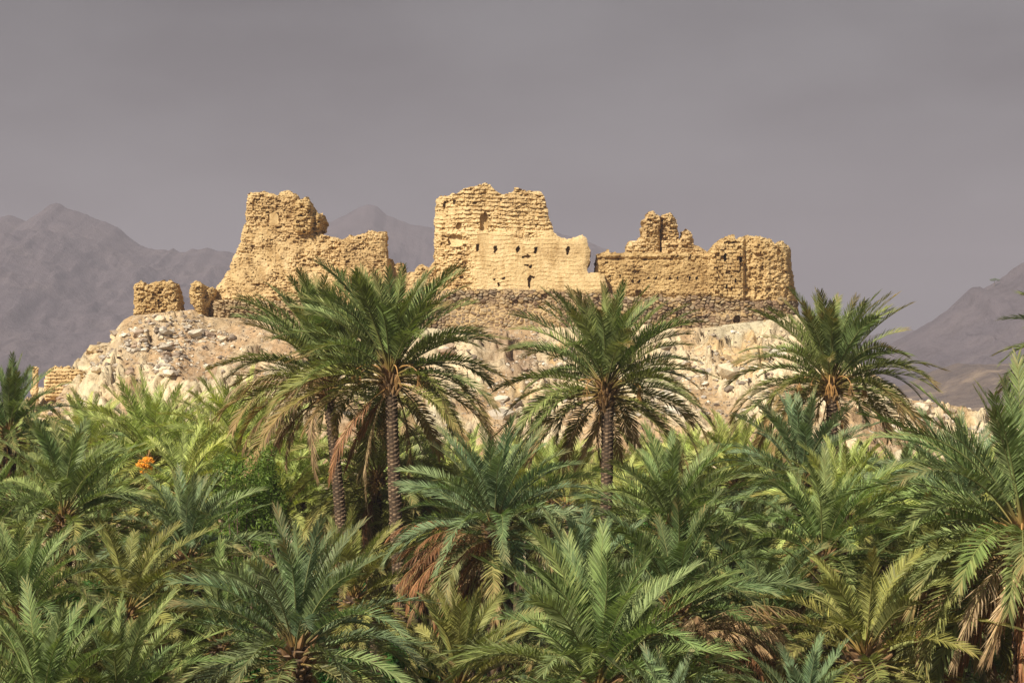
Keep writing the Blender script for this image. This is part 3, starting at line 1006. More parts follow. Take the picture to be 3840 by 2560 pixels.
# tiny thorn tree on the ridge of the right mountain
def leaf_cloud(centers, n, size, rs, flat=1.0):
    c = centers[rs.randint(len(centers), size=n)]
    d = rs.normal(size=(n, 3))
    d /= np.linalg.norm(d, axis=1)[:, None]
    p = c[:, :3] + d * (c[:, 3:4] * rs.uniform(.35, 1, (n, 1)) ** .6) * np.array([1, 1, flat])
    a = rs.normal(size=(n, 3))
    a /= np.linalg.norm(a, axis=1)[:, None]
    b = np.cross(a, rs.normal(size=(n, 3)))
    b /= np.linalg.norm(b, axis=1)[:, None]
    s = size * rs.uniform(.6, 1.4, (n, 1))
    V = np.stack([p - a * s, p + b * s * .3, p + a * s, p - b * s * .3], 1).reshape(-1, 3)
    return V, np.arange(4 * n).reshape(-1, 4)


def tube(path, radii, seg=6):
    path = np.asarray(path, float)
    k = len(path)
    t = np.gradient(path, axis=0)
    t /= np.linalg.norm(t, axis=1)[:, None] + 1e-9
    ref = np.where(np.abs(t[:, 2:3]) > .9, np.array([[1., 0, 0]]), np.array([[0, 0, 1.]]))
    a = np.cross(t, ref)
    a /= np.linalg.norm(a, axis=1)[:, None]
    b = np.cross(t, a)
    ang = np.linspace(0, 2 * np.pi, seg, endpoint=False)
    r = np.asarray(radii, float)[:, None, None]
    V = path[:, None] + r * (np.cos(ang)[None, :, None] * a[:, None] + np.sin(ang)[None, :, None] * b[:, None])
    i = np.arange(k * seg).reshape(k, seg)
    j = np.roll(i, -1, 1)
    Q = np.stack([i[:-1], j[:-1], j[1:], i[1:]], -1).reshape(-1, 4)
    return V.reshape(-1, 3), Q


def join(parts):
    vs, qs, b = [], [], 0
    for V, Q in parts:
        vs.append(V)
        qs.append(Q + b)
        b += len(V)
    return np.concatenate(vs), np.concatenate(qs)


x, y, z = [float(a) for a in P(3728, 1062, 1885)]
rs = np.random.RandomState(3)
tr = empty('thorn_tree', (x, y, z - 2), 'tiny dark thorn tree on the skyline ridge of the right mountain', 'tree')
link('trunk', mesh('trunk', *tube([(0, 0, -1), (.2, 0, 2), (.5, 0, 4.5)], [.4, .3, .15]), mats=[WOOD]), tr)
V, Q = leaf_cloud(np.array([[-2, 0, 5, 2], [1, 1, 5.6, 2.2], [3.5, 0, 5, 1.8], [0, -1, 5, 2]]), 900, .5, rs, .5)
link('crown', mesh('crown', V, Q, mats=[BUSH]), tr)

# ------------------------------------------------------------------ palm fronds (mesh library)
def make_frond(e0, seed, dry=False, L=3.6):
    rs = np.random.RandomState(seed)
    ns = 26
    s = np.linspace(0, 1, ns)
    bend = np.interp(e0, [-70, -40, -10, 15, 40, 60, 85], [12, 38, 62, 72, 62, 48, 30]) * rs.uniform(.75, 1.25)
    if dry:
        bend = bend * 1.1 + 12
    ang = np.radians(np.maximum(e0 - bend * s ** 1.35, -88))
    side = np.radians(rs.uniform(-16, 16)) * s ** 1.5
    ds = L / (ns - 1)
    T = np.stack([np.cos(ang) * np.cos(side), np.cos(ang) * np.sin(side), np.sin(ang)], -1)
    Pth = np.concatenate([[np.zeros(3)], np.cumsum((T[:-1] + T[1:]) / 2 * ds, axis=0)])
    rad = np.interp(s, [0, .06, .2, 1], [.05, .032, .022, .004])
    V, Q = tube(Pth, rad, 5)
    along = np.repeat(s, 5)
    lrand = np.full(len(V), .5)
    nq = len(Q)
    twist = np.radians(rs.uniform(-40, 40)) * s
    vs, fq, ft_, al, lr = [V], [Q], [], [along], [lrand]
    b = len(V)
    up0 = np.array([0, 0, 1.])
    nl = 76
    for sd in (-1, 1):
        for i in range(nl):
            f = (i + rs.uniform(-.35, .35)) / (nl - 1)
            ss = np.clip(.19 + .81 * f, .1, 1)
            if dry and rs.rand() < .18:
                continue
            k = ss * (ns - 1)
            i0 = min(int(k), ns - 2)
            fr = k - i0
            p = Pth[i0] * (1 - fr) + Pth[i0 + 1] * fr
            t = T[i0] * (1 - fr) + T[i0 + 1] * fr
            t /= np.linalg.norm(t)
            tw = twist[i0]
            sidev = np.cross(t, up0)
            if np.linalg.norm(sidev) < .15:
                sidev = np.array([0, -1., 0])
            sidev /= np.linalg.norm(sidev)
            nrm = np.cross(sidev, t)
            sv = sidev * math.cos(tw) + nrm * math.sin(tw)
            nv = nrm * math.cos(tw) - sidev * math.sin(tw)
            fwd = np.interp(ss, [.1, .5, 1], [64, 50, 20]) + rs.normal() * 3.5
            vee = np.interp(ss, [.1, .6, 1], [36, 27, 14]) + rs.normal() * (5 if e0 > 45 else 9)
            if dry:
                fwd, vee = fwd * .55 + rs.normal() * 9, rs.normal() * 22
            fa, va = math.radians(fwd), math.radians(vee)
            d = t * math.cos(fa) + (sv * sd * math.cos(va) + nv * math.sin(va)) * math.sin(fa)
            ln = L / 3.6 * np.interp(ss, [.18, .26, .42, .65, .9, 1], [.16, .38, .54, .52, .40, .32]) * rs.uniform(.85, 1.12)
            w = np.interp(ss, [.1, .2, .6, 1], [.012, .018, .018, .012]) * (L / 3.6) * rs.uniform(.85, 1.15)
            if e0 < 40:
                w *= 1.2
            if dry:
                d = d + np.array([0, 0, -.55])
                d /= np.linalg.norm(d)
                w *= .7
            wd = np.cross(d, nv + .3 * rs.normal(size=3))
            wd /= np.linalg.norm(wd) + 1e-9
            sag = np.array([0, 0, -1.]) * ln * ln * (float(np.interp(e0, [-20, 20, 60], [.42, .26, .14])) if not dry else .5)
            m = p + d * ln * .5 + sag * .25
            tip = p + d * ln + sag
            vs.append(np.array([p - wd * w * .5, p + wd * w * .5, m + wd * w, m - wd * w, tip]))
            fq.append(np.array([[b, b + 1, b + 2, b + 3]]))
            ft_.append([b + 3, b + 2, b + 4])
            al.append(np.full(5, ss))
            lr.append(np.full(5, rs.rand()))
            b += 5
    quads = np.concatenate(fq)
    mi = np.concatenate([np.ones(nq), np.zeros(len(quads) - nq), np.zeros(len(ft_))])
    return mesh('dry_frond' if dry else 'frond', np.concatenate(vs), quads, np.array(ft_), [LEAF, RACHIS],
                attrs={'along': np.concatenate(al), 'leaf_rand': np.concatenate(lr)}, matidx=mi)


ELEV = [85, 72, 58, 44, 30, 15, 0, -16, -34, -55]
FROND = {e: [make_frond(e, 500 + i * 10 + j) for j in range(6)] for i, e in enumerate(ELEV)}
DELEV = [30, 0, -30, -60]
DRYF = {e: [make_frond(e, 800 + i * 10 + j, True) for j in range(3)] for i, e in enumerate(DELEV)}


def spear_mesh():
    parts = []
    rs = np.random.RandomState(9)
    for i in range(9):
        a = i * 2.4
        tx, ty = .10 * math.cos(a), .10 * math.sin(a)
        ln = rs.uniform(.7, 1.3)
        parts.append(tube([(0, 0, 0), (tx * .5, ty * .5, ln * .5), (tx * 1.4, ty * 1.4, ln)], [.03, .022, .003], 4))
    V, Q = join(parts)
    return mesh('spear_leaves', V, Q, mats=[LEAF], attrs={'along': np.full(len(V), .3), 'leaf_rand': np.full(len(V), .8)})


SPEAR = spear_mesh()


def stub_mesh(seed):
    """cut leaf bases around the top of the trunk, like a ragged collar"""
    rs = np.random.RandomState(seed)
    parts = []
    for i in range(44):
        a = i * 2.39996
        h = -.75 + .8 * i / 44
        r = .17
        ln = rs.uniform(.18, .42)
        el = R(rs.uniform(35, 70))
        c_, s_ = math.cos(a), math.sin(a)
        d = np.array([c_ * math.cos(el), s_ * math.cos(el), math.sin(el)])
        p0 = np.array([c_ * r, s_ * r, h])
        parts.append(tube([p0 - d * .1, p0 + d * ln * .5, p0 + d * ln], [.075, .05, .022], 5))
    V, Q = join(parts)
    return mesh('leaf_bases', V, Q, mats=[STUB])


STUBS = [stub_mesh(i) for i in range(3)]


def stalk_mesh(seed):
    rs = np.random.RandomState(seed)
    n = 9
    e0 = rs.uniform(25, 60)
    p, pts = np.zeros(3), []
    for k in range(n):
        pts.append(p.copy())
        a = R(e0 - 125 * (k / n) ** 1.2)
        p = p + np.array([math.cos(a), 0, math.sin(a)]) * .13
    parts = [tube(pts, np.linspace(.022, .012, n), 5)]
    for k in range(14):
        q = pts[-1] + np.array([rs.uniform(-.12, .12), rs.uniform(-.12, .12), -rs.uniform(.25, .5)])
        parts.append(tube([pts[-1], (pts[-1] + q) / 2 + rs.normal(size=3) * .02, q], [.007, .006, .004], 4))
    V, Q = join(parts)
    return mesh('fruit_stalk', V, Q, mats=[STALK])


STALKS = [stalk_mesh(i) for i in range(4)]


def date_cluster_mesh():
    rs = np.random.RandomState(2)
    import bmesh
    bm = bmesh.new()
    bmesh.ops.create_icosphere(bm, subdivisions=6, radius=1)
    V = np.array([v.co[:] for v in bm.verts])
    T = np.array([[v.index for v in f.verts] for f in bm.faces])
    bm.free()
    a = np.arctan2(V[:, 1], V[:, 0])
    f1, f2, _ = worley(a * 3.2, V[:, 2] * 6, 5)
    r = (.8 + .35 * fbm(V[:, 0] * 2 + V[:, 1], V[:, 2] * 2, 6, 3)) * (1 + .45 * np.sqrt(np.clip(f2 - f1, 0, 1)) - .2)
    return mesh('date_cluster', V * r[:, None] * np.array([.30, .27, .36]), None, T, [DATE], smooth=True)


def trunk_mesh(h, lean, r0, seed, boot=.05, hi=True):
    seg, rows = (40, int(h / .028)) if hi else (10, int(h / .12) + 2)
    zz = np.linspace(0, h, rows)
    aa = np.linspace(0, 2 * np.pi, seg, endpoint=False)
    A, Z = np.meshgrid(aa, zz)
    t = Z / h
    ncol, rh = (8, .17) if boot > .05 else (9, .115)
    ca = A * ncol / (2 * np.pi)
    col = np.floor(ca) % ncol
    q = Z / rh + .5 * (col % 2) + .23 * _h(col, col * 0, seed) + .25 * (vn(A * 1.3, Z * 4, seed + 2) - .5)
    row = np.floor(q)
    f = q - row
    lobe = np.sqrt(np.clip(1 - (2 * (ca - np.floor(ca)) - 1) ** 2, 0, 1))
    rnd = _h(row, col, seed + 1)
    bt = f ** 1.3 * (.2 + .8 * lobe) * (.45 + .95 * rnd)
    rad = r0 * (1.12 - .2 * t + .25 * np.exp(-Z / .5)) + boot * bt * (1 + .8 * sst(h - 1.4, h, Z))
    cx = lean[0] * t ** 2.2 + .05 * np.sin(t * 5 + seed)
    cy = lean[1] * t
    V = np.stack([cx + rad * np.cos(A), cy + rad * np.sin(A), Z], -1)
    i = np.arange(V.shape[0] * seg).reshape(V.shape[0], seg)
    j = np.roll(i, -1, 1)
    Q = np.stack([i[:-1], j[:-1], j[1:], i[1:]], -1).reshape(-1, 4)
    return mesh('trunk', V.reshape(-1, 3), Q, mats=[BARK], attrs={'boot': np.clip(bt.ravel(), 0, 1)})


TONES = {  # leaf albedo
    'tall': (.225, .280, .098),
    'green': (.218, .285, .104), 'blue': (.195, .262, .128), 'bright': (.44, .50, .155), 'olive': (.26, .27, .085), 'dark': (.145, .205, .078)}
OLD = (.30, .275, .085)
DRYC = [(.42, .28, .15), (.34, .215, .115), (.50, .36, .21), (.33, .16, .075)]


def palm(u, v, d, label, L=3.6, n=46, hi=86, lo=-30, tone='green', dry=6, dry_dir=None, lean=(0, 0), r=.17, power=1.0, stalks=0, old=.45, seed=None, group='date palms of the grove',
         full=True, date=False, tip=.25, boot=.055, rust=False, dry_e=(0, -30, -30, -60, -60), open_front=False, bendup=0):
    rs = random.Random(seed if seed is not None else int(u * 7 + v))
    x, y, z = [float(a) for a in P(u, v, d)]
    base = Vector((x - lean[0], y - lean[1], -.15))
    o = empty('date_palm', base, label, 'palm tree', group)
    h = z + .15
    top = Vector((lean[0], lean[1], h))
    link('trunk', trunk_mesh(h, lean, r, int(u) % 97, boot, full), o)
    tc = Vector(TONES[tone])
    k = L / 3.6
    az0 = rs.uniform(0, 6.28)
    aw = rs.uniform(0, 6.28)
    wind = rs.uniform(2, 11)
    tl = .012 if full else .07
    o.rotation_euler = (rs.uniform(-tl, tl), rs.uniform(-tl, tl), 0)
    for i in range(n):
        t = i / (n - 1)
        a = az0 + i * 2.39996 + rs.uniform(-.25, .25)
        e = hi - (hi - lo) * t ** power + rs.uniform(-8, 8) + wind * math.cos(a - aw) * (.3 + .7 * t)
        if open_front and math.sin(a) < -.80 and t > .62:
            continue
        if rs.random() < .05:
            e -= rs.uniform(20, 45)
        if t > .25:
            e += bendup
        eb = min(ELEV, key=lambda q: abs(q - e))
        f = bpy.data.objects.new('frond', rs.choice(FROND[eb]))
        C.objects.link(f)
        f.parent = o
        rr = .05 + .11 * t
        f.location = top + Vector((math.cos(a) * rr, math.sin(a) * rr, .12 - .5 * t))
        f.rotation_euler = (rs.uniform(-.12, .12), -R(e - eb), a)
        s = k * rs.uniform(.86, 1.1) * (.82 + .18 * min(1, t * 3))
        f.scale = (s, s, s)
        ag = max(0, t - (1 - old)) / max(old, .01)           # older fronds lower down are yellower
        c = tc.lerp(Vector(OLD), ag * rs.uniform(.3, 1.0)) * rs.uniform(.8, 1.22)
        c = Vector((c.x * rs.uniform(.9, 1.12), c.y, c.z * rs.uniform(.85, 1.15)))
        f.color = (c.x, c.y, c.z, tip * rs.uniform(0, 1) + .75 * ag * rs.random())
    for i in range(dry):
        e = rs.choice(dry_e)
        f = bpy.data.objects.new('dry_frond', rs.choice(DRYF[e]))
        C.objects.link(f)
        f.parent = o
        a = rs.uniform(0, 6.28) if dry_dir is None else R(dry_dir) + rs.uniform(-.9, .9)
        f.location = top + Vector((math.cos(a) * .16, math.sin(a) * .16, -.45 - .25 * rs.random()))
        f.rotation_euler = (rs.uniform(-.5, .5), R(rs.uniform(-12, 12)), a)
        s = k * rs.uniform(.75, 1.0)
        f.scale = (s, s, s)
        c = DRYC[3] if rust and rs.random() < .6 else rs.choice(DRYC)
        b = rs.uniform(.8, 1.2)
        f.color = (c[0] * b, c[1] * b, c[2] * b, -1)
    sp_o = link('spear_leaves', SPEAR, o)
    sp_o.location = top
    sp_o.scale = (k, k, k)
    sp_o.color = (tc.x * 1.5, tc.y * 1.5, tc.z * 1.4, -1)
    if full:
        st = link('leaf_bases', rs.choice(STUBS), o)
        st.location = top + Vector((0, 0, -.05))
        st.scale = (k * r / .17,) * 3
        st.rotation_euler = (0, 0, rs.uniform(0, 6))
    for i in range(stalks):
        a = i * 2.4 + rs.uniform(-.3, .3)
        q_ = link('fruit_stalk', STALKS[i % 4], o)
        q_.location = top + Vector((math.cos(a) * .12, math.sin(a) * .12, -.1))
        q_.rotation_euler = (0, 0, a)
    if date:
        dc = link('date_cluster', date_cluster_mesh(), o)
        px, py, pz = [float(a) for a in P(538, 1745, d - 3.2)]
        dc.location = Vector((px, py, pz)) - base
        dc['label'] = 'hanging bunch of ripe orange dates'
        pts = [top, top + Vector((0, -.5, .25)), dc.location + Vector((.1, .1, .5)), dc.location]
        V, Q = tube([tuple(p) for p in pts], [.03, .025, .02, .02], 5)
        link('fruit_stalk', mesh('fruit_stalk', V, Q, mats=[STALK]), o)
    return o


# --- tall palms in front of the fort
palm(1245, 1415, 61, 'tall palm with a dark bare trunk and tan drooping fronds, left of the tallest pair', L=3.5, n=99, lo=-14, tone='tall', dry=11, dry_dir=205, lean=(-.42, 0), dry_e=(30, 0, 0, -30), r=.155, old=.6, tip=.4, open_front=True, power=1.12, boot=.036, bendup=9)
palm(1475, 1385, 57, 'tall palm in front of the gap between tower and keep, trunk right of its twin', L=3.4, n=99, lo=-22, tone='tall', dry=4, lean=(-.25, 0), r=.165, stalks=6, old=.5, tip=.4, open_front=True, power=1.12, boot=.036, bendup=9)
palm(2265, 1440, 60, 'tall palm before the stone footing at the middle of the hill, brown skirt hanging', L=3.4, n=99, lo=-30, tone='tall', dry=6, lean=(-.1, 0), r=.17, stalks=8, old=.55, tip=.4, open_front=True, power=1.12, boot=.036, bendup=9)
palm(3125, 1425, 62, 'tall palm right of the fort against the sky with orange fruit stalks', L=3.2, n=99, lo=-28, tone='tall', dry=3, r=.16, stalks=16, old=.5, tip=.4, open_front=True, power=1.12, boot=.036, bendup=9)
palm(4110, 1330, 60, 'palm at the right edge showing only a few frond tips in the sky', L=3.0, n=71, lo=-30, tone='green', dry=2)
# --- middle row
palm(1855, 1965, 48, 'blue-green palm with a rust brown collapsed skirt, right of the two bare trunks', L=2.75, n=68, lo=-5, tone='blue', dry=40, dry_dir=203, rust=True, old=.2, dry_e=(30, 0, 0, -30, -60))
palm(2515, 1975, 48, 'green upright palm just right of the hanging brown skirt trunk', L=2.6, n=68, lo=-10, tone='green', dry=2, old=.25)
palm(3010, 1790, 53, 'dark upright palm directly in front of the tall palm with orange stalks', L=2.5, n=62, lo=-8, tone='blue', dry=1, old=.2)
palm(3150, 1925, 47, 'fresh light green palm with stiff upright fronds below the orange stalk palm', L=2.0, n=49, lo=5, tone='bright', dry=1, old=.2)
palm(230, 1925, 48, 'broad dark palm near the left edge, below the low brick ruin', L=2.6, n=68, lo=-12, tone='green', dry=4, old=.4)
palm(705, 2075, 47, 'narrow bluish palm with steep upright fronds left of the leafy tamarisk bush', L=2.25, n=52, lo=10, tone='blue', dry=1, old=.3)
palm(70, 2300, 40, 'palm at the lower left edge with one tan dead frond hanging', L=2.3, n=65, lo=-18, tone='green', dry=5, old=.4)
palm(40, 1610, 58, 'dark spiky palm at the left edge beside the mud post', L=2.35, n=65, lo=-15, tone='dark', dry=2)
palm(-60, 2010, 50, 'palm cut off by the left edge above the lower left palm', L=2.4, n=62, lo=-20, tone='green', dry=2)
palm(560, 1715, 72, 'bright yellow-green palm with an orange bunch of dates below the rubble slope', L=3.3, n=68, lo=-12, tone='bright', dry=1, date=True, old=.35)
palm(905, 1725, 70, 'bright yellow-green palm under the left tower, left of the bare trunks', L=3.6, n=71, lo=-15, tone='bright', dry=2, old=.35)
palm(340, 1680, 82, 'small bright palm between the low brick ruin and the date bunch palm', L=2.6, n=52, lo=-5, tone='bright', dry=1)
palm(1410, 1785, 66, 'palm crown with brown leaf bases seen between the two bare trunks', L=3.2, n=71, hi=70, lo=-50, tone='olive', dry=9, old=.7, stalks=6)
palm(2770, 1790, 66, 'light green palm behind the dark upright one, under the white crags', L=2.5, n=65, lo=-15, tone='bright', dry=1)
palm(2600, 1800, 78, 'light green palm at the hill foot behind the upright palm', L=2.4, n=62, lo=-15, tone='bright', dry=1)
palm(3370, 1900, 56, 'mid green palm left of the big right edge palm, below the saddle boulders', L=2.3, n=62, lo=-15, tone='green', dry=1)
palm(3600, 1880, 50, 'palm with long arching fronds behind the big right edge palm', L=2.5, n=68, lo=-10, tone='blue', dry=1, old=.25)
palm(1640, 1860, 69, 'light palm peeping out between the right bare trunk and the blue-green palm', L=2.7, n=44, lo=-18, tone='bright', dry=1)
palm(2080, 1850, 70, 'light palm left of the hanging brown skirt trunk, at the hill foot', L=2.6, n=44, lo=-18, tone='bright', dry=1)
palm(1120, 1820, 69, 'light palm between the tamarisk bush and the left bare trunk', L=2.8, n=44, lo=-18, tone='bright', dry=2)
# --- front row
palm(1103, 2420, 38, 'large front palm with a stout scaly trunk at the bottom edge, left of centre', L=2.8, n=58, lo=-12, tone='blue', dry=6, r=.22, boot=.09, old=.35, tip=.4)
palm(2225, 2570, 36, 'large front palm fanning up from the bottom edge at the centre', L=3.1, n=65, hi=82, lo=2, tone='green', dry=2, old=.4, r=.24, boot=.09, tip=.1)
palm(2545, 2285, 38.5, 'palm with a big tan skirt of dead fronds right of the central fan', L=2.6, n=52, hi=80, lo=-20, tone='dark', dry=34, dry_dir=-35, old=.4, dry_e=(30, 30, 0, 0, -30))
palm(3840, 1985, 40, 'big palm at the right edge with tan dead fronds hanging from an orange crown', L=3.7, n=83, lo=-32, tone='green', dry=20, r=.18, stalks=8, old=.55, dry_dir=225, dry_e=(0, 0, -30, -30, -60), open_front=True)
palm(3545, 2200, 42, 'shaggy palm with a scaly trunk under the big right edge palm', L=2.6, n=58, hi=70, lo=-40, tone='olive', dry=8, r=.21, boot=.09, old=.7)
palm(3090, 2075, 43, 'palm with fronds arching to the left below the fresh light green palm', L=2.4, n=62, lo=-25, tone='green', dry=3, old=.35)
palm(2890, 2330, 41, 'short palm with a dark trunk and tan collar beside the big dead skirt', L=2.4, n=46, hi=75, lo=-30, tone='dark', dry=8, r=.2, boot=.09, old=.6)
palm(3245, 2450, 39, 'short palm with a pineapple-like trunk at the bottom, right of the tan collar palm', L=2.8, n=46, hi=75, lo=-35, tone='olive', dry=4, r=.25, boot=.1, old=.6)
palm(470, 2290, 44, 'yellowing palm with drooping old fronds between the lower left and front palms', L=2.6, n=62, hi=75, lo=-35, tone='olive', dry=7, old=.7)
palm(1720, 2560, 41, 'low dull green palm between the two big front palms', L=2.4, n=62, lo=-20, tone='olive', dry=5, old=.5)
palm(150, 2690, 34, 'young fresh green palm tips at the bottom left corner', L=2.4, n=43, lo=10, tone='green', dry=0, old=.1)
palm(450, 2650, 35, 'young palm at the bottom edge beside the dark green herbs', L=2.2, n=40, lo=0, tone='green', dry=1, old=.2)
palm(2500, 2760, 34, 'small bluish palm tips at the bottom edge under the dead skirt', L=1.6, n=40, lo=15, tone='blue', dry=0, old=.1)
palm(3010, 2740, 35, 'small bluish palm tips at the bottom edge left of the pineapple trunk', L=1.8, n=40, lo=10, tone='blue', dry=0, old=.1)
palm(3830, 2560, 45, 'dark palm under the big palm at the lower right corner', L=2.6, n=52, lo=-25, tone='dark', dry=3, old=.4)
palm(2180, 2250, 46, 'shaded palm hidden behind the top of the central fan', L=2.3, n=58, lo=-20, tone='blue', dry=2, old=.3)
palm(1330, 2230, 50, 'dull palm in the shade behind the large scaly trunk palm', L=2.3, n=58, lo=-25, tone='olive', dry=7, old=.6)
palm(820, 2400, 43, 'shaded palm behind the left fronds of the scaly trunk palm', L=2.2, n=58, lo=-25, tone='green', dry=4, old=.5)
palm(2800, 2150, 49, 'blue shaded palm between the upright palm and the left arching one', L=2.2, n=58, lo=-22, tone='blue', dry=2, old=.3)
palm(3330, 2080, 47, 'shaded palm behind the left fronds of the big right edge palm', L=2.3, n=58, lo=-25, tone='green', dry=2, old=.5)

# --- palms filling the grove back to the hill foot
VL_U = [-400, 0, 200, 420, 560, 760, 960, 1100, 1500, 1650, 2450, 2700, 2950, 3300, 3500, 3700, 4300]
VL_V = [1400, 1440, 1470, 1460, 1410, 1410, 1480, 1540, 1560, 1555, 1565, 1540, 1570, 1640, 1640, 1580, 1480]
rs_f = random.Random(11)


def scatter(n, d0, d1, gap):
    spots = []
    for _ in range(6000):
        d = math.sqrt(rs_f.uniform(d0 * d0, d1 * d1))
        u = rs_f.uniform(-250, 4090)
        x = (u - 1920) / F * d
        if any((x - a) ** 2 + (d - b) ** 2 < gap ** 2 for a, b in spots):
            continue
        spots.append((x, d))
        if len(spots) >= n:
            break
    return [(1920 + x / d * F, d) for x, d in sorted(spots, key=lambda q: q[1])]


for (u, d) in scatter(124, 63, 104, 2.2):
    vtop = np.interp(u, VL_U, VL_V) + rs_f.uniform(-15, 50) + (104 - d) * rs_f.uniform(.5, 5)
    L = rs_f.uniform(2.4, 3.0)
    vc = vtop + .98 * L * F / d
    palm(u, vc, d, 'bright leafy palm in the packed rows between the bare trunks and the hill foot', L=L, n=28, hi=84, lo=-25, tone=rs_f.choice(['bright', 'bright', 'bright', 'green', 'olive']), dry=2,
         group='bright palms packed below the hill', full=False, old=.4)
for (u, d) in scatter(26, 45, 61, 2.6):
    if 1380 < u < 1800 or 3350 < u < 3800:
        continue
    vtop = rs_f.uniform(1990, 2240)
    L = rs_f.uniform(2.0, 2.6)
    palm(u, vtop + .95 * L * F / d, d, 'dull green palm in the packed middle of the grove, mostly hidden by other palms', L=L, n=30, lo=-28, tone=rs_f.choice(['green', 'blue', 'dark', 'dark']), dry=4,
         group='hidden palms in the middle of the grove', full=False, old=.5)
for (u, d) in scatter(14, 38, 44, 2.4):
    if 1380 < u < 1800 or 2330 < u < 2950 or 3300 < u < 3800:
        continue
    vtop = rs_f.uniform(2290, 2450)
    L = rs_f.uniform(1.8, 2.3)
    palm(u, vtop + .95 * L * F / d, d, 'low shaded palm filling a gap between the front palms', L=L, n=30, lo=-25, tone=rs_f.choice(['green', 'dark', 'dark']), dry=5,
         group='low palms between the front palms', full=False, old=.5)

# ------------------------------------------------------------------ bushes and undergrowth
def bush(u, v, d, w, h, label, mat, seed, size=.09, n=5200):
    rs = np.random.RandomState(seed)
    x, y, z = [float(a) for a in P(u, v, d)]
    o = empty('leafy_bush', (x, y, -.1), label, 'bush', 'leafy bushes among the palms')
    stems, cl = [], []
    for i in range(16):
        a = rs.uniform(0, 6.28)
        rr = w * rs.uniform(.1, 1)
        tip = np.array([math.cos(a) * rr, math.sin(a) * rr * .8, z + h * rs.uniform(-.7, 1.0) * (1 - .4 * rr / w)])
        mid = np.array([tip[0] * .35, tip[1] * .35, tip[2] * .6])
        stems.append(tube([(0, 0, 0), mid, tip], [.06, .035, .008], 5))
        for q_ in (.75, .9, 1.05):
            c = mid + (tip - mid) * q_
            cl.append([*c, rs.uniform(.28, .55) * h * .6])
    V, Q = join(stems)
    link('stems', mesh('stems', V, Q, mats=[WOOD]), o)
    V, Q = leaf_cloud(np.array(cl), n, size, rs)
    link('foliage', mesh('foliage', V, Q, mats=[mat]), o)


bush(900, 1910, 56, 1.25, 1.7, 'feathery bright green tamarisk bush left of the bare palm trunk', BUSH, 1, .055, 11000)
bush(1010, 1850, 60, .8, 1.3, 'smaller wispy green bush close behind the tamarisk', BUSH, 2, .05, 6000)
bush(290, 2340, 44, 1.0, .9, 'dark green bush in the gap right of the lower left palm', HERB, 3, .09)
bush(2490, 2040, 55, .8, .9, 'dark bush tucked under the upright green palm', HERB, 4, .09, 2600)

bush(1010, 2560, 42, .8, .8, 'bright green leafy bush left of the stout scaly trunk', HERB, 5, .10, 3000)
bush(1420, 2550, 42, 1.3, .8, 'bright green leafy bush right of the stout scaly trunk', HERB, 6, .10, 5000)


def undergrowth():
    rs = np.random.RandomState(8)
    n = 900
    x = rs.uniform(-24, 24, n)
    y = rs.uniform(40, 104, n)
    keep = np.abs(x) < y * .27 + 2
    cl = np.stack([x, y, rs.uniform(.1, .9, n), rs.uniform(.4, 1.0, n)], -1)[keep]
    V, Q = leaf_cloud(cl, 60000, .10, rs)
    V[:, 2] = np.maximum(V[:, 2], .0)
    tag(link('undergrowth', mesh('undergrowth', V, Q, mats=[HERB])), kind='stuff')


undergrowth()

# ------------------------------------------------------------------ light, sky, haze
SUN_EL, SUN_AZ = 42.0, 36.0      # degrees; azimuth to the left of straight behind the camera
sv = Vector((-math.sin(R(SUN_AZ)) * math.cos(R(SUN_EL)), -math.cos(R(SUN_AZ)) * math.cos(R(SUN_EL)), math.sin(R(SUN_EL))))
sl = bpy.data.lights.new('sun', 'SUN')
sl.energy = 5.0
sl.angle = R(.5)
sl.color = (1.0, .92, .78)
so = bpy.data.objects.new('sun', sl)
C.objects.link(so)
so.location = sv * 100
so.rotation_euler = (-sv).to_track_quat('-Z', 'Y').to_euler()

w = bpy.data.worlds.new('World')
SC.world = w
w.use_nodes = True
nt = w.node_tree
nt.nodes.clear()
out = nt.nodes.new('ShaderNodeOutputWorld')
bg = nt.nodes.new('ShaderNodeBackground')
sky = nt.nodes.new('ShaderNodeTexSky')
sky.sky_type = 'NISHITA'
sky.sun_disc = False
sky.sun_elevation = R(SUN_EL)
sky.sun_rotation = math.atan2(sv.x, sv.y)
sky.dust_density = 3
tc = nt.nodes.new('ShaderNodeTexCoord')
sx = nt.nodes.new('ShaderNodeSeparateXYZ')
nt.links.new(tc.outputs['Generated'], sx.inputs[0])
mp = nt.nodes.new('ShaderNodeMapping')
mp.inputs['Scale'].default_value = (3.2, 3.2, 9.0)
nt.links.new(tc.outputs['Generated'], mp.inputs[0])
nz = N(nt, 'ShaderNodeTexNoise', Scale=1.3, Detail=5.0, Roughness=.5)
nt.links.new(mp.outputs[0], nz.inputs['Vector'])
cloudc = ramp(nt, nz.outputs[0], [(.40, (.52, .53, .55)), (.60, (1.36, 1.38, 1.41))])     # grey storm cloud, in the sky texture's units
elv = nt.nodes.new('ShaderNodeMapRange')
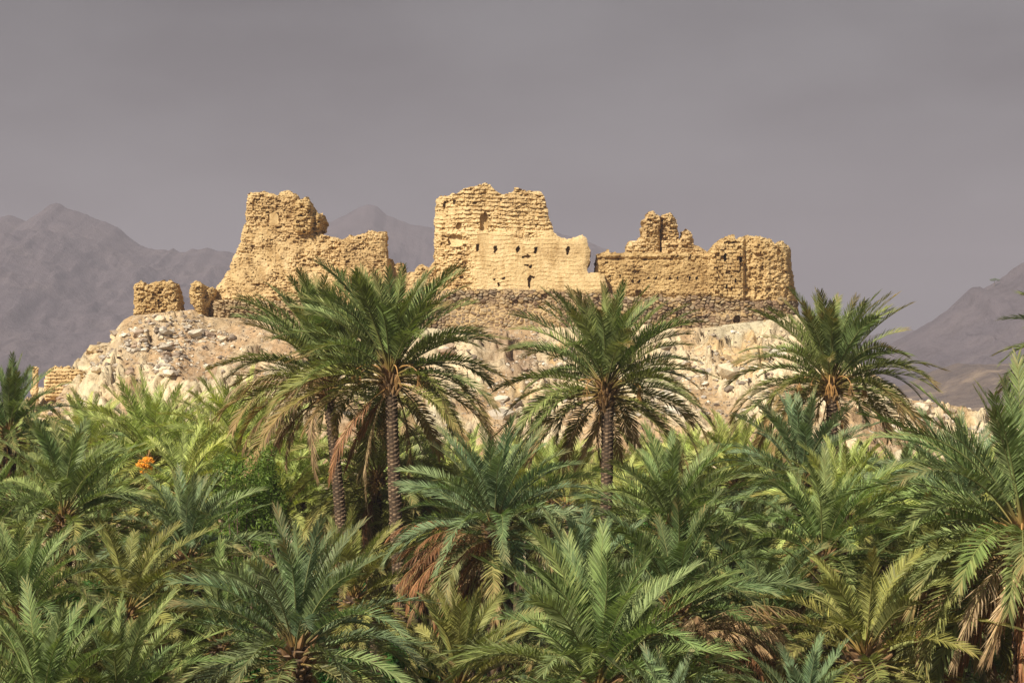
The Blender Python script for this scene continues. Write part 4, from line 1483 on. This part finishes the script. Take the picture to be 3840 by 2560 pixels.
nt.links.new(sx.outputs['Z'], elv.inputs[0])
elv.inputs[1].default_value = .03
elv.inputs[2].default_value = .2
elv.inputs[3].default_value = 1.12
elv.inputs[4].default_value = .84
cbn = nt.nodes.new('ShaderNodeCombineColor')
for i in range(3):
    nt.links.new(elv.outputs[0], cbn.inputs[i])
cloudc = mixc(nt, cloudc, cbn.outputs[0], 1.0, 'MULTIPLY')
fac = nt.nodes.new('ShaderNodeMapRange')
nt.links.new(sx.outputs['Y'], fac.inputs[0])
fac.inputs[1].default_value = -.7
fac.inputs[2].default_value = .3
fac.inputs[3].default_value = .76
fac.inputs[4].default_value = .97
mixo = mixc(nt, sky.outputs[0], cloudc, fac.outputs[0])
nt.links.new(mixo, bg.inputs[0])
bg.inputs[1].default_value = .1
nt.links.new(bg.outputs[0], out.inputs[0])

hm, nt, out = new_mat('haze_air')
pv_ = nt.nodes.new('ShaderNodeVolumePrincipled')
pv_.inputs['Color'].default_value = (.73, .70, .83, 1)
pv_.inputs['Density'].default_value = .00031
pv_.inputs['Anisotropy'].default_value = 0
nt.links.new(pv_.outputs[0], out.inputs['Volume'])
x0, x1, y0, y1, z0, z1 = -3000, 3000, -60, 6450, -1.5, 480
hv = [(a, b, c) for a in (x0, x1) for b in (y0, y1) for c in (z0, z1)]
hq = [(0, 1, 3, 2), (4, 6, 7, 5), (0, 4, 5, 1), (2, 3, 7, 6), (0, 2, 6, 4), (1, 5, 7, 3)]
tag(link('haze', mesh('haze', hv, hq, mats=[hm])), kind='stuff')

vs_ = SC.view_settings
vs_.view_transform = 'Standard'
vs_.look = 'None'
vs_.gamma = 1
vs_.exposure = .36
SC.cycles.use_denoising = True
SC.cycles.denoising_prefilter = 'NONE'
SC.cycles.denoising_input_passes = 'RGB_ALBEDO_NORMAL'
SC.cycles.use_adaptive_sampling = False
SC.cycles.volume_bounces = 0
SC.cycles.max_bounces = 6
SC.cycles.diffuse_bounces = 3
SC.cycles.transmission_bounces = 4
SC.cycles.transparent_max_bounces = 8
